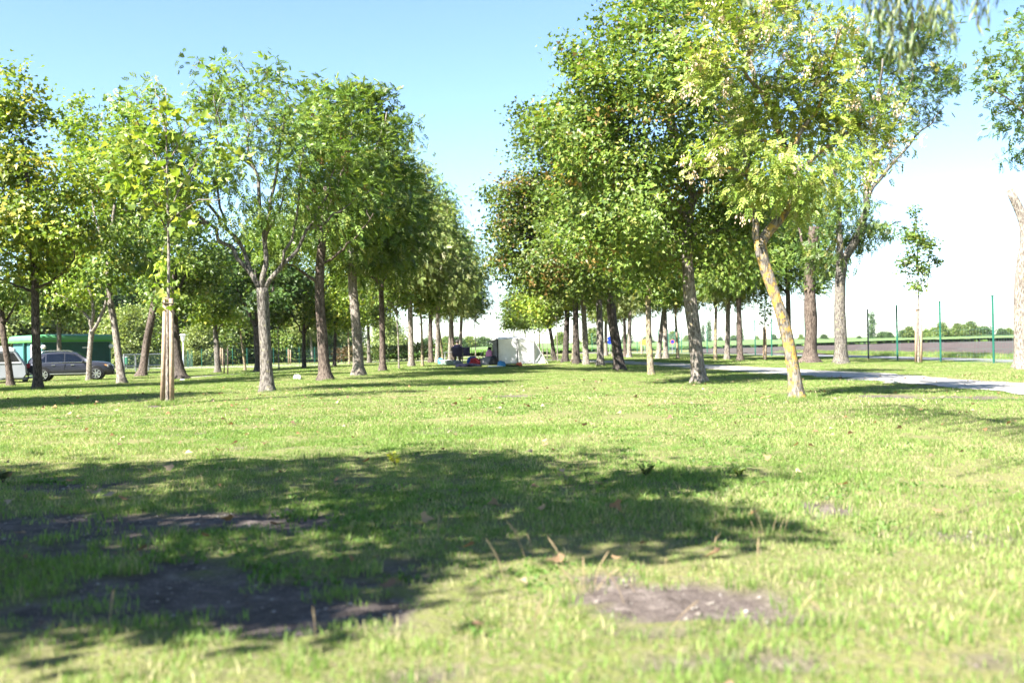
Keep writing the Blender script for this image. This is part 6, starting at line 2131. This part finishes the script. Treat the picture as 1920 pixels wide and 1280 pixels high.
def stalks():
    r = np.random.default_rng(9)
    mb_v, mb_t, mb_c = [], [], []
    n0 = 0

    def stalk(p, h, lean, a, thick):
        nonlocal n0
        q = polyline([p, p + V3(math.cos(a) * lean * h * .3, math.sin(a) * lean * h * .3, h * .55), p + V3(math.cos(a) * lean * h, math.sin(a) * lean * h, h)], 7)
        w = np.array([.5, .45, .45, .5, .9, 1.1, .5]) * thick
        s = V3(1, 0.2, 0); t = V3(-.2, 1, 0)
        vs = []
        for i in range(7):
            vs += [q[i] - s * w[i], q[i] + t * w[i], q[i] + s * w[i], q[i] - t * w[i]]
        ts = []
        for i in range(6):
            for k in range(4):
                j = (k + 1) % 4
                ts += [(n0 + i * 4 + k, n0 + i * 4 + j, n0 + i * 4 + 4 + j), (n0 + i * 4 + k, n0 + i * 4 + 4 + j, n0 + i * 4 + 4 + k)]
        mb_v.extend(vs); mb_t.extend(ts)
        mb_c.extend([np.array((.44, .33, .19)) * r.uniform(.8, 1.2)] * 28)
        n0 += 28
    for px, py, hp, ln, a in ((945, 1088, 75, .5, 2.6), (985, 1050, 70, .6, 2.5), (975, 1030, 48, .4, 2.7), (1060, 1075, 66, .55, 2.6), (1000, 1042, 40, .5, 2.2), (1095, 1110, 65, .1, 1.5), (1115, 1095, 60, .5, .3),
                              (1120, 1105, 40, 1.2, .2), (1170, 1130, 60, .6, 2.8), (1190, 1110, 35, .9, 3.0), (1075, 1100, 45, .8, 2.8), (1000, 1195, 68, .25, .4), (1425, 1000, 42, .3, 2.6), (1432, 1005, 50, .4, 2.4), (1448, 1003, 46, .4, .3),
                              (1460, 1004, 40, .5, .3), (1470, 1010, 48, .35, .5), (1414, 998, 22, .3, 2.4), (1340, 1035, 30, .2, .8), (1420, 1080, 70, .15, 1.0), (305, 1030, 45, .4, .4), (295, 1035, 38, .5, 2.7), (500, 990, 45, .2, .6), (514, 990, 34, .2, 1),
                              (205, 1180, 70, .25, 1.4), (592, 1200, 60, .3, 2.0), (820, 1010, 45, .2, 1.2), (790, 1030, 40, .2, 2), (1005, 880, 20, .2, 1), (1085, 880, 22, .2, 2), (1075, 935, 22, .1, 1), (1840, 1170, 60, .7, .4), (1560, 1180, 55, .8, 2.6),
                              (1490, 1170, 55, .8, .3), (1250, 1195, 60, 1.3, .5), (275, 950, 35, .5, .4), (360, 920, 36, .6, .4), (185, 960, 30, .5, 2.6)):
        p = at(px, py)
        stalk(p, hp * p[1] / F, ln, a, .0026)
    for _ in range(420):
        x, y = wedge(1, 2.6, 15)
        p = V3(x[0], y[0], float(H(x[0], y[0])))
        if float(bare(x, y)[0]) > .6:
            continue
        stalk(p, r.uniform(.06, .13), r.uniform(.1, .7), r.uniform(0, 6.28), .0013)
    tag(link("dry_grass_stalks", tri_mesh("dry_grass_stalks", np.array(mb_v), np.array(mb_t), np.array(mb_c)), M['dry']), kind="stuff")


stalks()

# longer grass left standing round the trunks and posts
TP, TI, TS = [], [], []
for o in list(COL.objects):
    if o.parent is None and o.get('category') in ("tree", "fence", "tree stakes", "marker block", "stone") and o.location.y < 62 and abs(o.location.x) < o.location.y * .6:
        pts = [np.array(o.location)]
        rr = .22 if o['category'] == "tree" else .10
        for k in range(46 if o['category'] == "tree" else 22):
            a = rng.uniform(0, 6.28)
            q = rr * rng.uniform(.55, 1.9)
            x_, y_ = pts[0][0] + q * math.cos(a), pts[0][1] + q * math.sin(a)
            TP.append((x_, y_, float(H(x_, y_)))); TI.append(11 + rng.integers(0, 2)); TS.append(rng.uniform(.5, 1.25))
scatter("grass_tufts", TP, TI, TS)

# ------------------------------------------------------------------ the air
hb = MB()
hb.box((0, 290, 19), (1500, 760, 42))
HM = bpy.data.materials.new("haze")
HM.use_nodes = True
HN = HM.node_tree
HN.nodes.remove(HN.nodes["Principled BSDF"])
pv = HN.nodes.new("ShaderNodeVolumePrincipled")
pv.inputs["Color"].default_value = (0.86, 0.92, 1.0, 1)
pv.inputs["Density"].default_value = 0.00007
pv.inputs["Anisotropy"].default_value = 0.2
HN.links.new(pv.outputs[0], HN.nodes["Material Output"].inputs["Volume"])
tag(hb.build("haze", HM), kind="stuff")
